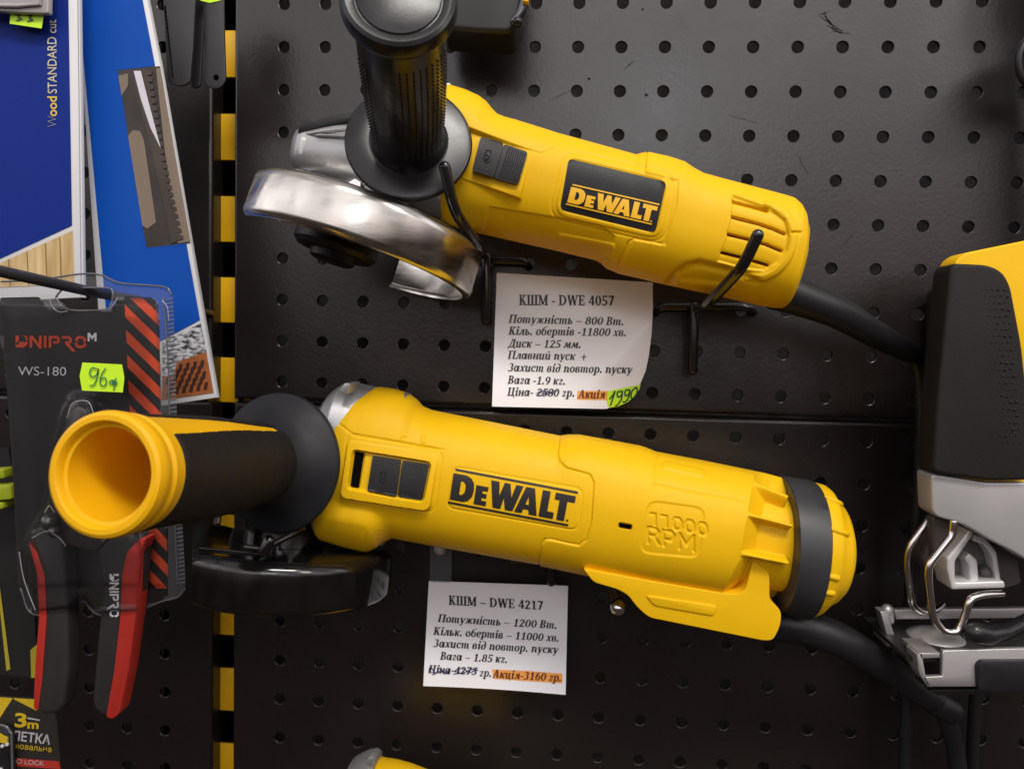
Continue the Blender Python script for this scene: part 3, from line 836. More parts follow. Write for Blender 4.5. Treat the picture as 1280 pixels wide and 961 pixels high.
def H_up(x, y):
    h = np.zeros_like(x)
    # switch pocket: flat land that is sunk at its top edge and proud at its bottom edge
    Q = [(572, 155), (664, 189), (651, 249), (556, 216)]
    s = poly_d(x, y, Q)
    t = np.clip(((x - 618) * 0.27 + (y - 176) * 0.96) / 62.0, -0.2, 1.1)
    h += inside(s, 2.0) * (-0.0020 + 0.0042 * t)
    # pad round the nameplate
    Qb = [(709, 187), (845, 217), (829, 301), (688, 270)]
    s = rpoly_d(x, y, [(712, 191), (841, 222), (826, 299), (692, 268)], 12)
    h += inside(s, 1.6) * 0.0005
    h -= 0.0003 * groove(rpoly_d(x, y, [(705, 186), (846, 219), (831, 306), (684, 273)], 16), 1.5)
    h -= inside(rpoly_d(x, y, [(709, 197), (834, 227), (820, 292.5), (698, 263)], 8), 1.2) * 0.0006
    # joint of the housings
    h -= 0.0007 * groove(seg_d(x, y, [(809, 190), (807, 206), (806, 217)]), 1.1)
    h -= 0.0006 * groove(seg_d(x, y, [(827, 305), (793, 298), (785, 303), (779, 318), (772, 334), (778, 345)]), 1.2)
    h += 0.0007 * inside(poly_d(x, y, [(807, 190), (806, 217), (848, 226), (846, 256), (832, 306), (792, 299), (775, 334), (790, 360), (1010, 410), (1010, 230)]), 2.0)
    # lower bars and ledge
    h -= 0.0008 * inside(poly_d(x, y, [(612, 259), (750, 281.5), (768, 296), (760, 330), (600, 300)]), 2.0)
    h += 0.0007 * inside(poly_d(x, y, [(699, 292.5), (768, 305.5), (768, 312), (696, 299)]), 1.3)
    h -= 0.0003 * groove(seg_d(x, y, [(640, 181), (676, 192), (690, 186)]), 1.2)
    # vent grille
    D_ = [(916, 245), (914, 272), (907, 299), (897, 326), (930, 335), (955, 338), (972, 328), (983, 312), (986, 295), (981, 276), (962, 261)]
    s = poly_d(x, y, D_)
    h -= inside(s, 1.3) * 0.0011
    ringd = np.abs(seg_d(x, y, [tuple(p) for p in catmull([(958, 258), (978, 266), (989, 282), (991, 297), (987, 317), (975, 334), (957, 345), (935, 346)], 6)]))
    h += 0.0011 * np.exp(-(ringd / 4.6) ** 4)
    for P, w in (([(916.5, 251.5), (938, 257), (959, 263)], 1.25), ([(915.6, 271), (950, 280), (966, 285.5), (981, 292)], 1.3),
                 ([(911, 293), (938.6, 299.6), (958, 305.5), (977, 313.6)], 1.35), ([(902.7, 317), (927, 323), (959, 332.5)], 1.4)):
        d = seg_d(x, y, P)
        h -= 0.0005 * np.exp(-(d / 4.2) ** 2) + 0.0085 * np.exp(-(d / (w + .25)) ** 4)
    # sunk flank below the grille
    d = seg_d(x, y, [(838, 352), (846, 341), (858, 333), (874, 329.5), (925, 341), (945, 350)])
    h -= 0.0018 * np.exp(-(d / 4.5) ** 2)
    h -= 0.0012 * inside(poly_d(x, y, [(846, 341), (872, 331), (925, 342), (918, 356), (850, 350)]), 3.0)
    # end notches
    h -= 0.0012 * groove(seg_d(x, y, [(989, 292), (1000, 291)]), 1.6)
    h += 0.0010 * np.exp(-((x - 595) ** 2 + (y - 283) ** 2) / 90.0)
    return h


V, Fc = housing(UTOP, UBOT, 14.5, DA, [(0, .030), (.12, .031), (.3, .0300), (.55, .0300), (.62, .0315), (.95, .031), (1, .026)], .030, H_up, 820, 380, 36, 2.35, rr_=16, rl_=10)
put('housing', V, Fc, YEL, up, 50)
UB = bvh_of(V, Fc)
np_ = put('nameplate', *draped_plate(UB, [(700, 261.7), (819, 291), (833, 227.7), (711, 198.4)], 6, .0004), mat('nameplate_black', (0.012, 0.012, 0.013), 0.45, var=0.3, vscale=400, bump=0.2, bscale=1500, spec=0.25), up, 40)
logo(UB, [(709, 253), (817.5, 278.5), (822.5, 258.5), (714, 233.5)], .0008, 'lettering', mat('logo_yellow', (0.86, 0.46, 0.01), 0.42), np_)
SWG = mat('switch_grey', (0.016, 0.015, 0.016), 0.46, var=0.15, vscale=200, bump=0.25, bscale=1600, spec=0.32)
sw = put('switch_slider', *draped_plate(UB, [(590, 213.5), (617, 222), (630, 179), (601, 171)], 4, .0038), SWG, up, 40)
mb = MB()
mb.add(*draped_plate(UB, [(617, 222.5), (648, 231), (660, 190), (630, 180)], 4, .0024))
for k in range(9):
    a = (0.15 + 0.09 * k)
    p0 = np.array([620 + 30 * a, 221 + 9 * a]); p1 = np.array([632 + 29 * a, 182.5 + 10 * a])
    mb.add(*tube([drape(UB, *(p0 + (p1 - p0) * q), .0025) for q in (0.03, 0.5, 0.97)], 0.00035, 6))
mb.put('thumb_pad', SWG, sw, 40)
ic = MB()
for P in ([(609, 198.5)] + [(609 + 4.2 * math.cos(R(a)), 198.5 + 5 * math.sin(R(a))) for a in range(-20, 341, 30)],):
    ic.add(*tube([drape(UB, x, y, .0039) for x, y in P[1:]], 0.0005, 6))
ic.add(*tube([drape(UB, x, y, .0039) for x, y in ((606.5, 192.5), (608.5, 188), (613.5, 189), (613.5, 195))], 0.0004, 6))
ic.add(*tube([drape(UB, x, y, .0039) for x, y in ((608, 200), (610.5, 197))], 0.0006, 6))
ic.put('lock_symbol', BLK, sw, 60)
fr = put('switch_frame', *draped_plate(UB, [(593.5, 209.5), (614, 216), (625.5, 180.5), (603.5, 174.5)], 4, .0039, skirt=0.0006), SWG, sw, 40)

# gear head
V, Fc = housing([(371, 184), (375, 175), (384, 167), (400, 161), (440, 156), (500, 150), (556, 148)],
                [(370, 200), (374, 216), (383, 226), (400, 234), (450, 246), (520, 266), (556, 277)], 9, DA, [(0, .022), (.1, .026), (.3, .0275), (1, .028)], .028, None, 120, 90, 40, 2.8, rl_=26)
gh = put('gear_head', V, Fc, ALU, up, 50)
mb = MB()
mb.add(*prism(round_poly([(371.6, 167), (373.6, 154), (381, 149), (389, 149), (394, 151), (404, 146.5), (432, 142.4), (450, 140), (450, 151), (432, 153.5), (405, 158), (386, 163)], 3, 3), .084, .035, .0015))
mb.put('seal_cover', BLK, gh, 40)
mb = MB()
mb.add(*tube([W(380, 177, .083), W(377.5, 191, .082)], .0024, 14))
mb.put('lock_button', mat('pale_plastic', (0.55, 0.55, 0.54), 0.4), gh, 60)
mb = MB()
mb.add(*tube([W(374, 171, .078), W(400, 169, .0865), (W(436, 170, .088))], .0009, 8))
mb.add(*tube(catmull([W(374, 213, .075), W(386, 226, .083), W(404, 234, .087), W(450, 247, .089)], 6), .0022, 12))
mb.add(*tube(catmull([W(385, 168, .083), W(405, 164.5, .087), W(436, 161, .089)], 6), .0014, 10))
mb.put('casting_ridge', ALU, gh, 60)
put('bearing_plate', *prism(round_poly([(553, 104), (562, 103.5), (566, 110), (566, 120), (553, 120)], 2), .06, .03, .001), mat('white_plastic', (0.7, 0.7, 0.7), 0.4), gh, 40)

a_, ro = R(15.7), R(6.9)
upd = np.array([math.sin(a_), 0, math.cos(a_)]); nea = np.array([0, -1.0, 0])
spin = math.cos(ro) * -upd + math.sin(ro) * nea
near = math.cos(ro) * nea + math.sin(ro) * upd
bdir = np.cross(near, spin); bdir = bdir if bdir[0] > 0 else -bdir
GC = W(455, 299.8, .0715)
RG, HG_ = .0662, .0268


def guard_prof(Rg, h, t=.0013):
    o = [(.020, -h / 2), (Rg - .006, -h / 2)]
    for k in range(1, 6):
        a = math.pi / 2 * k / 5; o.append((Rg - .006 + .006 * math.sin(a), -h / 2 + .006 * (1 - math.cos(a))))
    o += [(Rg + .0004, h / 2 - .004), (Rg, h / 2 - .002), (Rg - .0016, h / 2 - .0004), (Rg - .004, h / 2)]
    i = [(Rg - .004, h / 2 - t), (Rg - t - .001, h / 2 - t - .001), (Rg - t, h / 2 - .004)]
    for k in range(5, 0, -1):
        a = math.pi / 2 * k / 5; i.append((Rg - .006 + (.006 - t) * math.sin(a), -h / 2 + t + (.006 - t) * (1 - math.cos(a))))
    i += [(.020, -h / 2 + t)]
    return o + i


def ang_sign(ax, ref, want):
    _, u, v = frame(ax, ref)
    return 1 if v @ want > 0 else -1


sg = ang_sign(spin, near, bdir)
V, Fc = lathe(guard_prof(RG, HG_), GC, spin, near, 96, *sorted((sg * -50, sg * 174)), close=True)
gd = put('guard', V, Fc, STL, up, 40)
mb = MB()
mb.add(*lathe([(.0, -.030), (.017, -.030), (.020, -.027), (.0215, -.022), (.0215, -.0165), (.024, -.0155), (.024, -.0122), (0, -.0122)], GC, spin, near, 64))
mb.put('clamp_collar', ALU, up, 40)
mb = MB()
cc_ = GC - bdir * .014 - spin * .004
mb.add(*lathe([(0, -.004), (.018, -.004), (.0225, -.002), (.0235, .001), (.0235, .006), (.021, .0085), (.013, .009), (.0125, .0125), (.011, .0135), (0, .0135)], cc_ + spin * .008, spin, near, 48))
mb.put('clamp_nut', BLK, up, 40)
p0, p1 = W(446, 236, .086), W(505, 252, .092)
mb = MB(); mb.add(*tube(bent([W(440, 229, .09), W(447, 234, .094), W(470, 238, .098), W(506, 250, .1)], .004), .0013, 8)); mb.add(*lathe([(0, 0), (.0035, 0), (.0035, .004), (0, .004)], W(446, 234, .096), nea, (0, 0, 1), 6))
mb.put('clamp_lever', CHR, gd, 40)

# side handle
HB, HE = W(511, 176, .099), W(498, -7, .199)
ha = HE - HB; HL = np.linalg.norm(ha)
pr = [(0, -.004), (.0315, -.004), (.0328, -.003), (.0330, -.0015), (.0322, 0), (.0305, .0006), (.0206, .0006), (.0198, .0010), (.0190, .003), (.0180, .0060)]
for k in range(1, 18):
    t = k / 17; pr.append((.0178 + .0009 * math.sin(t * math.pi) + .0006 * t, .006 + t * (HL - .018)))
pr += [(.0188, HL - .0115), (.0212, HL - .0095), (.0226, HL - .0065), (.0226, HL - .003), (.0217, HL - .0008), (.0202, HL), (.0180, HL - .0002), (.0172, HL - .0006), (.0168, HL - .0016), (.0164, HL - .0016),
       (.0160, HL - .0008), (.0120, HL + .0002), (0, HL + .0004)]
V, Fc = lathe(pr, HB, ha, (0, 0, 1), 96)
sh = put('side_handle', V, Fc, BLKG, up, 25)
mb = MB()
ax, u_, v_ = frame(ha, (0, 0, 1))
ico = bmesh.new(); bmesh.ops.create_icosphere(ico, subdivisions=1, radius=1)
IV = np.array([q.co[:] for q in ico.verts]); IF = [tuple(w.index for w in f.verts) for f in ico.faces]; ico.free()
to = np.array([0, -1.0, 0]) * .3 + np.array([0, 0, -1.0]); _, tu_, tv_ = frame(ax, to)
for aa in list(range(-66, -44, 9)) + list(range(2, 80, 9)):
    q = math.cos(R(aa)) * tu_ + math.sin(R(aa)) * (tv_ if tv_[0] > 0 else -tv_)
    rows = 25 if aa < 0 else 28
    for k in range(rows):
        hh = .012 + k * .0026
        mb.add(IV * .00055 + (HB + ax * hh + q * (.0184 + .0009 * math.sin(hh / HL * math.pi))), IF)
mb.put('grip_dots', BLKG, sh, 60)

# cord
def cord_path(pts, r0, r1, n=8):
    P = catmull([W(*p) for p in pts], n)
    return P, np.linspace(r0, r1, len(P))


P, rr = cord_path([(972, 362, .058), (1000, 372, .058), (1045, 390, .055), (1092, 417, .047), (1138, 441, .036)], .0118, .0062)
V, Fc = tube(P, rr, 24); sl = put('cord_sleeve', V, Fc, CRD, up, 60)
P, rr = cord_path([(1132, 438, .037), (1143, 446, .033), (1151, 480, .030), (1153, 540, .028), (1149, 620, .026), (1140, 720, .024), (1134, 860, .024), (1130, 1010, .024)], .0040, .0040, 10)
V, Fc = tube(P, rr, 16); put('power_cord', V, Fc, CRD, up, 60)

# ------------------------------------------------------------------ lower grinder
lo = thing('angle_grinder', 'yellow angle grinder with black guard, yellow hollow side handle and black band at its rear', 'angle grinder', W(700, 700, .03), 'yellow angle grinders')
DL = 0.056
LTOP = [(430, 512), (436, 503), (446, 492), (458, 485), (475, 483.6), (492, 486), (508, 491), (519, 499), (526, 507.5), (537.5, 512.5), (620, 529), (700, 545), (711, 543.5), (725, 543.6), (800, 557.2), (808, 559.6), (821, 565), (880, 576),
        (936, 587.5), (958, 592), (980, 598)]
LBOT = [(404, 640), (406, 658), (413, 666), (438, 674), (462, 679.5), (475, 678.5), (485, 673.5), (494, 669.5), (550, 680), (675, 702), (742, 715.5), (820, 728), (906, 741), (930, 745), (962, 750)]
_P11 = []


def _q(pts, ox, oy, w, h, sl=0.17, ital=-0.12):
    return [(ox + x * w - (1 - y) * h * ital * 0, oy + (x * w) * sl + (1 - y) * h) for x, y in pts]


def stroke_glyphs():
    out = []
    one = [[(0.1, .98), (0.62, .98)], [(.62, .98), (.62, 0.02)]]
    zero = [[(.1, .25), (.1, .75), (.3, 1), (.7, 1), (.9, .75), (.9, .25), (.7, 0), (.3, 0), (.1, .25)]]
    x = 812.5
    for g, w in ((one, 10), (one, 11), (zero, 12), (zero, 12), (zero, 12)):
        y0 = 641.5 + (x - 812) * 0.19
        for p in g:
            out.append(_q(p, x, y0, w, 14))
        x += w + 3.6
    Rr = [[(.1, 0), (.1, 1), (.7, 1), (.92, .8), (.7, .5), (.1, .5)], [(.55, .5), (.95, 0)]]
    Pp = [[(.1, 0), (.1, 1), (.7, 1), (.92, .75), (.7, .42), (.1, .42)]]
    Mm = [[(.08, 0), (.08, 1), (.5, .3), (.92, 1), (.92, 0)]]
    x = 808.5
    for g, w in ((Rr, 16), (Pp, 16), (Mm, 21)):
        y0 = 659 + (x - 809) * 0.19
        for p in g:
            out.append(_q(p, x, y0, w, 19))
        x += w + 3.5
    return out


RPM = stroke_glyphs()


def H_lo(x, y):
    h = np.zeros_like(x)
    h -= 0.0007 * groove(seg_d(x, y, [(700.6, 540), (697, 566), (699, 577), (708, 585), (737, 593), (742, 603), (739, 650), (733, 674), (724, 681), (712, 679), (688, 673.5), (681, 674), (677, 681), (674, 706)]), 1.1)
    h += 0.0006 * inside(poly_d(x, y, [(700, 530), (697, 570), (708, 585), (739, 594), (742, 604), (739, 650), (733, 674), (724, 681), (684, 673), (677, 680), (673, 720), (1000, 790), (1000, 560)]), 1.8)
    # lettering field
    lf = [(566, 583), (729, 611), (722, 663), (558, 634)]
    h -= 0.0004 * groove(rpoly_d(x, y, lf, 7), 1.3)
    h += inside(rpoly_d(x, y, lf, 7), 1.6) * 0.00025
    # switch surround
    big = [(434, 541), (554, 562), (543, 642), (424, 622)]
    h -= 0.0004 * groove(rpoly_d(x, y, big, 9), 1.3)
    frm = [(435, 550), (548, 568), (538, 637), (426, 620)]
    t = np.clip((y - 0.16 * (x - 436) - 551) / 70.0, 0, 1)
    h += inside(rpoly_d(x, y, frm, 6), 1.5) * (0.0004 + 0.0034 * t)
    opn = [(441, 562), (539, 578), (530, 626), (436, 609)]
    h -= inside(rpoly_d(x, y, opn, 4), 1.2) * 0.0030
    h -= inside(poly_d(x, y, [(443, 563), (456, 565), (449, 610.5), (437, 608.5)]), 1.0) * 0.0012
    # nose: seam and lower lobe
    h -= 0.0005 * groove(seg_d(x, y, [(424, 530), (440, 542), (452, 546), (554, 562)]), 1.4)
    h += 0.0032 * inside(rpoly_d(x, y, [(396, 632), (474, 646), (466, 700), (390, 690)], 14), 11.0)
    for sgm in ([(502, 541), (501, 548)], [(504, 544.5), (508, 545.2)], [(528, 545), (532, 545.6), (531, 553), (527, 552.5), (528, 545)]):
        h += 0.0004 * groove(seg_d(x, y, sgm), 1.0)
    # rpm field
    rf = [(810, 625), (882, 635), (874, 697), (799, 690)]
    h -= inside(rpoly_d(x, y, rf, 9), 1.6) * 0.0006
    dd = np.full(x.shape, 1e9)
    m = (x > 800) & (x < 885) & (y > 630) & (y < 700)
    if m.any():
        xs, ys = x[m], y[m]; q = np.full(xs.shape, 1e9)
        for g in RPM:
            q = np.minimum(q, seg_d(xs, ys, g))
        dd[m] = q
    h -= 0.0008 * inside(dd - 1.9, 0.7)
    h -= inside(rpoly_d(x, y, [(774, 653), (790, 656), (789, 662), (773, 659)], 1.0), 0.9) * 0.004
    # top bar and line
    h += 0.0008 * inside(rpoly_d(x, y, [(829, 578), (881, 589), (880, 598), (827, 586.5)], 4), 2.0)
    h -= 0.0004 * groove(seg_d(x, y, [(818, 606), (870, 617), (934, 628)]), 1.4)
    h -= 0.0004 * groove(seg_d(x, y, [(822, 567), (818, 606)]), 1.6)
    # waist with ribs in front of the band
    s = (x - 934) * math.cos(R(9.7)) + (y - 640) * math.sin(R(9.7))
    s = s + np.where(y > 700, (y - 700) * 0.35, 0)
    waist = 0.0085 * np.clip((s - 0) / 24.0, 0, 1) ** 1.0
    for P in ([(928, 598), (984, 620)], [(928, 641), (990, 657)], [(920, 690.5), (985, 704)]):
        d = seg_d(x, y, P)
        waist = waist * (1 - np.exp(-(d / 3.0) ** 4) * 0.95)
    h -= waist
    return h


V, Fc = housing(LTOP, LBOT, 9.5, DL, [(0, .034), (.1, .0345), (.2, .0315), (.5, .0315), (.6, .0345), (.75, .037), (1, .037)], .033, H_lo, 900, 420, 36, 2.3, rl_=12)
put('housing', V, Fc, YEL, lo, 50)
LB = bvh_of(V, Fc)
logo(LB, [(562, 624), (714, 653), (720, 620), (567, 591)], .0003, 'lettering', INK, lo)
sw = put('switch_slider', *draped_plate(LB, [(459, 613), (496, 620.5), (502, 574.5), (466, 569)], 3, .0022), SWG, lo, 40)
put('thumb_pad', *draped_plate(LB, [(497, 620.5), (528, 625), (537, 580), (503, 575)], 4, .0012), SWG, sw, 40)
mb = MB()
for x0, y0 in ((479, 592), (478, 601)):
    mb.add(*tube([drape(LB, x0 + 3.3 * math.cos(R(a)), y0 + 3.0 * math.sin(R(a)), .0023) for a in range(0, 361, 40)], .0003, 6))
for k in range(8):
    mb.add(*tube([drape(LB, 507.5 + 3.4 * k, 578.5 + .5 * k, .0014), drape(LB, 500.5 + 3.3 * k, 619 + .55 * k, .0014)], .0003, 6))
mb.put('switch_marks', SWG, sw, 60)
put('switch_well', *draped_plate(LB, [(438, 608), (448.5, 610), (455.5, 566), (444, 564)], 2, .0006), DARK, lo, 40)
put('brush_window', *draped_plate(LB, [(774, 658.4), (788.5, 661), (789.5, 656.4), (774.8, 653.6)], 1, .0012), DARK, lo, 40)

# band and end cap
def ring_part(u_list, name, m, ang=9.5, ex=2.1, H=None, nf=90):
    """loft of rings: (top px, bottom px, front half depth)"""
    top = [a for a, _, _ in u_list]; bot = [b for _, b, _ in u_list]
    n = len(u_list)
    th = np.linspace(0, 2 * math.pi, 2 * nf, endpoint=False)
    V = []
    for (tx, ty), (bx, by), g in u_list:
        c_ = W((tx + bx) / 2, (ty + by) / 2, DL); a_v = (W(tx, ty, DL) - W(bx, by, DL)) / 2
        for t in th:
            s, c = math.sin(t), math.cos(t)
            V.append(c_ + a_v * np.sign(s) * abs(s) ** (2 / ex) + np.array([0, -g, 0]) * np.sign(c) * abs(c) ** (2 / ex))
    k2 = 2 * nf
    Fc = [(k * k2 + s, k * k2 + (s + 1) % k2, (k + 1) * k2 + (s + 1) % k2, (k + 1) * k2 + s) for k in range(n - 1) for s in range(k2)]
    Fc.append(tuple(range(k2))); Fc.append(tuple((n - 1) * k2 + s for s in range(k2 - 1, -1, -1)))
    return put(name, V, Fc, m, lo, 40)


ring_part([((978, 600), (964, 752), .033), ((977.5, 597.4), (963.5, 756), .0385), ((979, 596), (964.6, 758.5), .0397), ((1000, 599.5), (983, 764), .0405), ((1016, 602), (996, 768), .0400), ((1018, 603), (998, 768.5), .0385)], 'rear_band', mat('band_black', (0.028, 0.028, 0.031), 0.46, var=0.15, vscale=60, bump=0.1, bscale=900))
ring_part([((1016, 604), (996, 767), .0385), ((1020, 604.2), (1000, 766.8), .0385), ((1031, 607), (1009, 763), .0376), ((1035, 610), (1014, 759), .0358), ((1037, 616), (1020, 754), .0340), ((1043, 622), (1028, 750), .0330),
           ((1048, 628), (1036, 743), .0305), ((1051.5, 638), (1044, 730), .0255), ((1053.5, 650), (1049, 716), .018), ((1054.5, 662), (1052, 700), .010), ((1055, 674), (1054, 688), .003)], 'end_cap', YEL)
_c = [o for o in lo.children if o.name.startswith('end_cap')][0]
_w = wpos(_c)
CB = bvh_of([v.co + _w for v in _c.data.vertices], [tuple(f.vertices) for f in _c.data.polygons])
mb = MB()
for (xa, ya), (xb, yb) in (((1033, 622), (1050, 630)), ((1040, 661), (1058, 667)), ((1030, 718), (1046, 722)), ((1024, 738), (1040, 741))):
    mb.add(*tube([drape(CB, xa + (xb - xa) * q, ya + (yb - ya) * q, -.0006) for q in (0, .25, .5, .75, 1)], .0018, 12))
mb.put('cap_rib', YEL, lo, 60)

# foot under the barrel that takes the cord
ft = round_poly([(729, 711), (790, 722), (906, 742), (931, 742), (941, 700), (962, 716), (962, 750), (977, 763), (975.5, 783), (966, 800), (955, 800.5), (883, 786), (811, 771.5), (795, 757), (786, 744), (773, 736.5), (742, 727.5)], [4, 2, 10, 12, 3, 6, 8, 8, 10, 10, 6, 6, 8, 8, 10, 8, 6], 4)
V, Fc = prism(ft, DL + .030, DL - .022, .0050, 4)
fo = put('cord_foot', V, Fc, YEL, lo, 60)
V, Fc = prism(round_poly([(807, 744), (897, 757), (893, 770), (818, 757)], 5, 4), DL + .0309, DL + .0295, .0006)
put('foot_panel', V, Fc, YEL, fo, 50)

# gear head, guard, handle
V, Fc = housing([(396, 545), (402, 518), (410, 500), (420, 487), (434, 477.5), (450, 479.5), (480, 486)], [(394, 600), (396, 640), (402, 664), (436, 672), (480, 680)], 9.5, DL, [(0, .022), (.25, .0315), (.5, .0300), (1, .024)], .03, None, 100, 90, 40, 2.5, rl_=14)
gh = put('gear_head', V, Fc, ALU, lo, 50)
put('casting_ridge', *prism(round_poly([(424, 489), (431, 478.5), (438, 480), (434, 493)], 2), DL + .031, DL + .01, .001), ALU, gh, 40)
a_, ro = R(4.0), R(6.1)
upd = np.array([math.sin(a_), 0, math.cos(a_)])
spin = math.cos(ro) * -upd + math.sin(ro) * nea
near = math.cos(ro) * nea + math.sin(ro) * upd
bdir = np.cross(near, spin); bdir = bdir if bdir[0] > 0 else -bdir
GC = W(351.8, 703, .056)
sg = ang_sign(spin, near, bdir)
V, Fc = lathe(guard_prof(.0670, .0275), GC, spin, near, 96, *sorted((sg * -115, sg * 92)), close=True)
# the guard ends in a straight cut on the far left side
bm = bmesh.new(); vs_ = [bm.verts.new(p) for p in V]
for f in Fc:
    try:
        bm.faces.new([vs_[k] for k in f])
    except ValueError:
        pass
pA, pB, pC = W(240, 745, .115), W(240, 690, .115), W(242, 655, .06)
no = np.cross(pB - pA, pC - pA); no = no if no[0] < 0 else -no
r_ = bmesh.ops.bisect_plane(bm, geom=bm.verts[:] + bm.edges[:] + bm.faces[:], plane_co=tuple(pA), plane_no=tuple(no), clear_outer=True)
ce = [g for g in r_['geom_cut'] if isinstance(g, bmesh.types.BMEdge)]
bmesh.ops.triangle_fill(bm, edges=ce, use_beauty=True)
bm.verts.index_update(); V = np.array([v.co[:] for v in bm.verts]); Fc = [tuple(v.index for v in f.verts) for f in bm.faces]; bm.free()
gd = put('guard', V, Fc, GBLK, lo, 40)
put('clamp_collar', *lathe([(0, -.032), (.022, -.032), (.024, -.030), (.024, -.014), (.028, -.0140), (0, -.0137)], GC, spin, near, 48), GBLK, lo, 40)
mb = MB()
mb.add(*tube(bent([W(308, 684, .115), W(328, 686, .117), W(343, 679, .113), W(378, 661, .098)], .004), .0017, 10))
mb.add(*tube([W(330, 689, .117), W(336, 676, .116)], .0032, 10))
mb.add(*prism(round_poly([(248, 684), (336, 692), (336, 697), (248, 690)], 2), .1125, .11, .0004))
mb.put('clamp_lever', GBLK, gd, 50)
mb = MB(); mb.add(*tube([W(271, 652, .098), W(272, 643, .098)], .0022, 10)); mb.put('screw', CHR, gd, 50)

HB, HE = W(344, 578, .097), W(127, 593, .206)
ha = HE - HB; HL = np.linalg.norm(ha)
fl = [(0, -.0045), (.0368, -.0045), (.0378, -.0035), (.0380, -.002), (.0374, -.0008), (.036, 0), (.031, .0035), (.027, .0070), (.0245, .0105), (.0228, .015), (.0218, .020), (.0, .020)]
V, Fc = lathe(fl, HB, ha, (0, 0, 1), 96)
sh = put('handle_flange', V, Fc, FLG, lo, 30)
HE = W(128, 593, .224); ha = HE - HB; HL = np.linalg.norm(ha)
core = [(0, .010), (.0205, .012), (.0205, .022), (.0212, .04), (.0222, .06), (.0229, .075), (.0236, HL - .017), (.0243, HL - .013), (.0246, HL - .0105), (.0236, HL - .0092), (.0238, HL - .008), (.0250, HL - .006), (.0252, HL - .003), (.0246, HL - .0008),
        (.0232, HL), (.0212, HL), (.0204, HL - .001), (.0200, HL - .003), (.0186, HL - .0034), (.0182, HL - .006), (.0168, HL - .03), (.0155, HL - .052), (.012, HL - .056), (0, HL - .057)]
core = [(r * (1 - .055 * min(1, max(0, (h - .06) / .04))), h) for r, h in core]
V, Fc = lathe(core, HB, ha, (0, 0, 1), 128)
put('side_handle', V, Fc, YELI, lo, 28)
gp = []
L0, L1 = .012, HL - .0165
rows = []
for k in range(61):
    t = k / 60; hh = L0 + (L1 - L0) * t
    r_ = np.interp(hh, [.012, .022, .04, .06, .075, HL - .017], [.0205, .0205, .0212, .0222, .0229, .0236]) * (1 - .055 * min(1, max(0, (hh - .06) / .04))) + .0009
    r_ += -0.0005 * math.exp(-(((hh * 1000) % 11.0 - 5.5) / 0.7) ** 2)
    if k in (0, 60):
        r_ -= .0010
    gp.append((r_, hh))
ax, u_, v_ = frame(ha, (0, 0, 1)); mb = MB()
tw = np.array([0.3, -1.0, -0.10])
for sgn in (1, -1):
    tref = sgn * tw
    V, Fc = lathe(gp, HB, ha, tref, 60, -76, 76)
    n = 61
    # sink the long edges so that the pad is closed
    V = V.reshape(len(gp), n, 3)
    for k, (r__, h__) in enumerate(gp):
        amp = 74 + 13 * (1 - k / 60)
        for q in range(n):
            a__ = R(amp * (2 * q / (n - 1) - 1)); _, fu, fv = frame(ha, tref)
            V[k, q] = HB + ax * h__ + r__ * (math.cos(a__) * fu + math.sin(a__) * fv)
    for e_ in (0, n - 1):
        ctr = HB + np.outer([h for _, h in gp], ax)
        d_ = V[:, e_] - ctr; V[:, e_] = ctr + d_ * (1 - .0012 / np.linalg.norm(d_, axis=1))[:, None]
    mb.add(V.reshape(-1, 3), Fc)
mb.put('grip_pad', RUB, sh, 50)

P, rr = cord_path([(962, 776, .05), (1000, 782, .055), (1050, 800, .055), (1102, 831, .052), (1150, 864, .048), (1186, 887, .044)], .0115, .0068)
V, Fc = tube(P, rr, 24); sl = put('cord_sleeve', V, Fc, CRD, lo, 60)
put('sleeve_collar', *tube([W(1170, 878, .046), W(1188, 888, .044)], .0075, 20), CRD, sl, 60)
P, rr = cord_path([(1176, 882, .044), (1186, 905, .042), (1194, 935, .040), (1199, 980, .040), (1200, 1040, .04)], .0052, .0050, 10)
V, Fc = tube(P, rr, 16); put('power_cord', V, Fc, CRD, lo, 60)

# hooks of the lower grinder
LG = 'black wire hooks holding the lower grinder'
wire_hook('black wire hook whose stem shows above the smaller tag', [(640, 700, .006), (735, 706, .006)], [(688, 690, .012), (689, 727, .012)], [(688, 700, .006), (690, 670, .05), (690, 640, .06)], (688, 727, .0), LG)
hk = thing('display_hook', 'bare steel hook tip peeping out below the grinder foot', 'hook', W(770, 770, .0))
put('prong', *tube([W(765, 715, .0), W(767, 738, .03), W(772, 757, .055)], .0030, 14), mat('dull_bronze_wire', (0.16, 0.11, 0.07), 0.45, 0.7), hk, 60)
put('ball_tip', *tube([W(772, 757, .055), W(773, 759.5, .058)], .0047, 20), CHR, hk, 60)

strip = MB()
strip.add(*prism(round_poly([(538, 672), (565, 672), (564, 728), (537, 727)], 2), .0125, .012, 0))
so = strip.put('plastic_strip', clear_mat('clear_film'), None, 0)
tag(so, 'clear plastic hanging strip above the smaller price tag', 'plastic strip')
put('rivet', *tube([W(550, 686, .0128), W(550, 686, .015)], .004, 16), mat('clear_rivet', (0.35, 0.34, 0.33), 0.25, spec=0.8), so, 50)

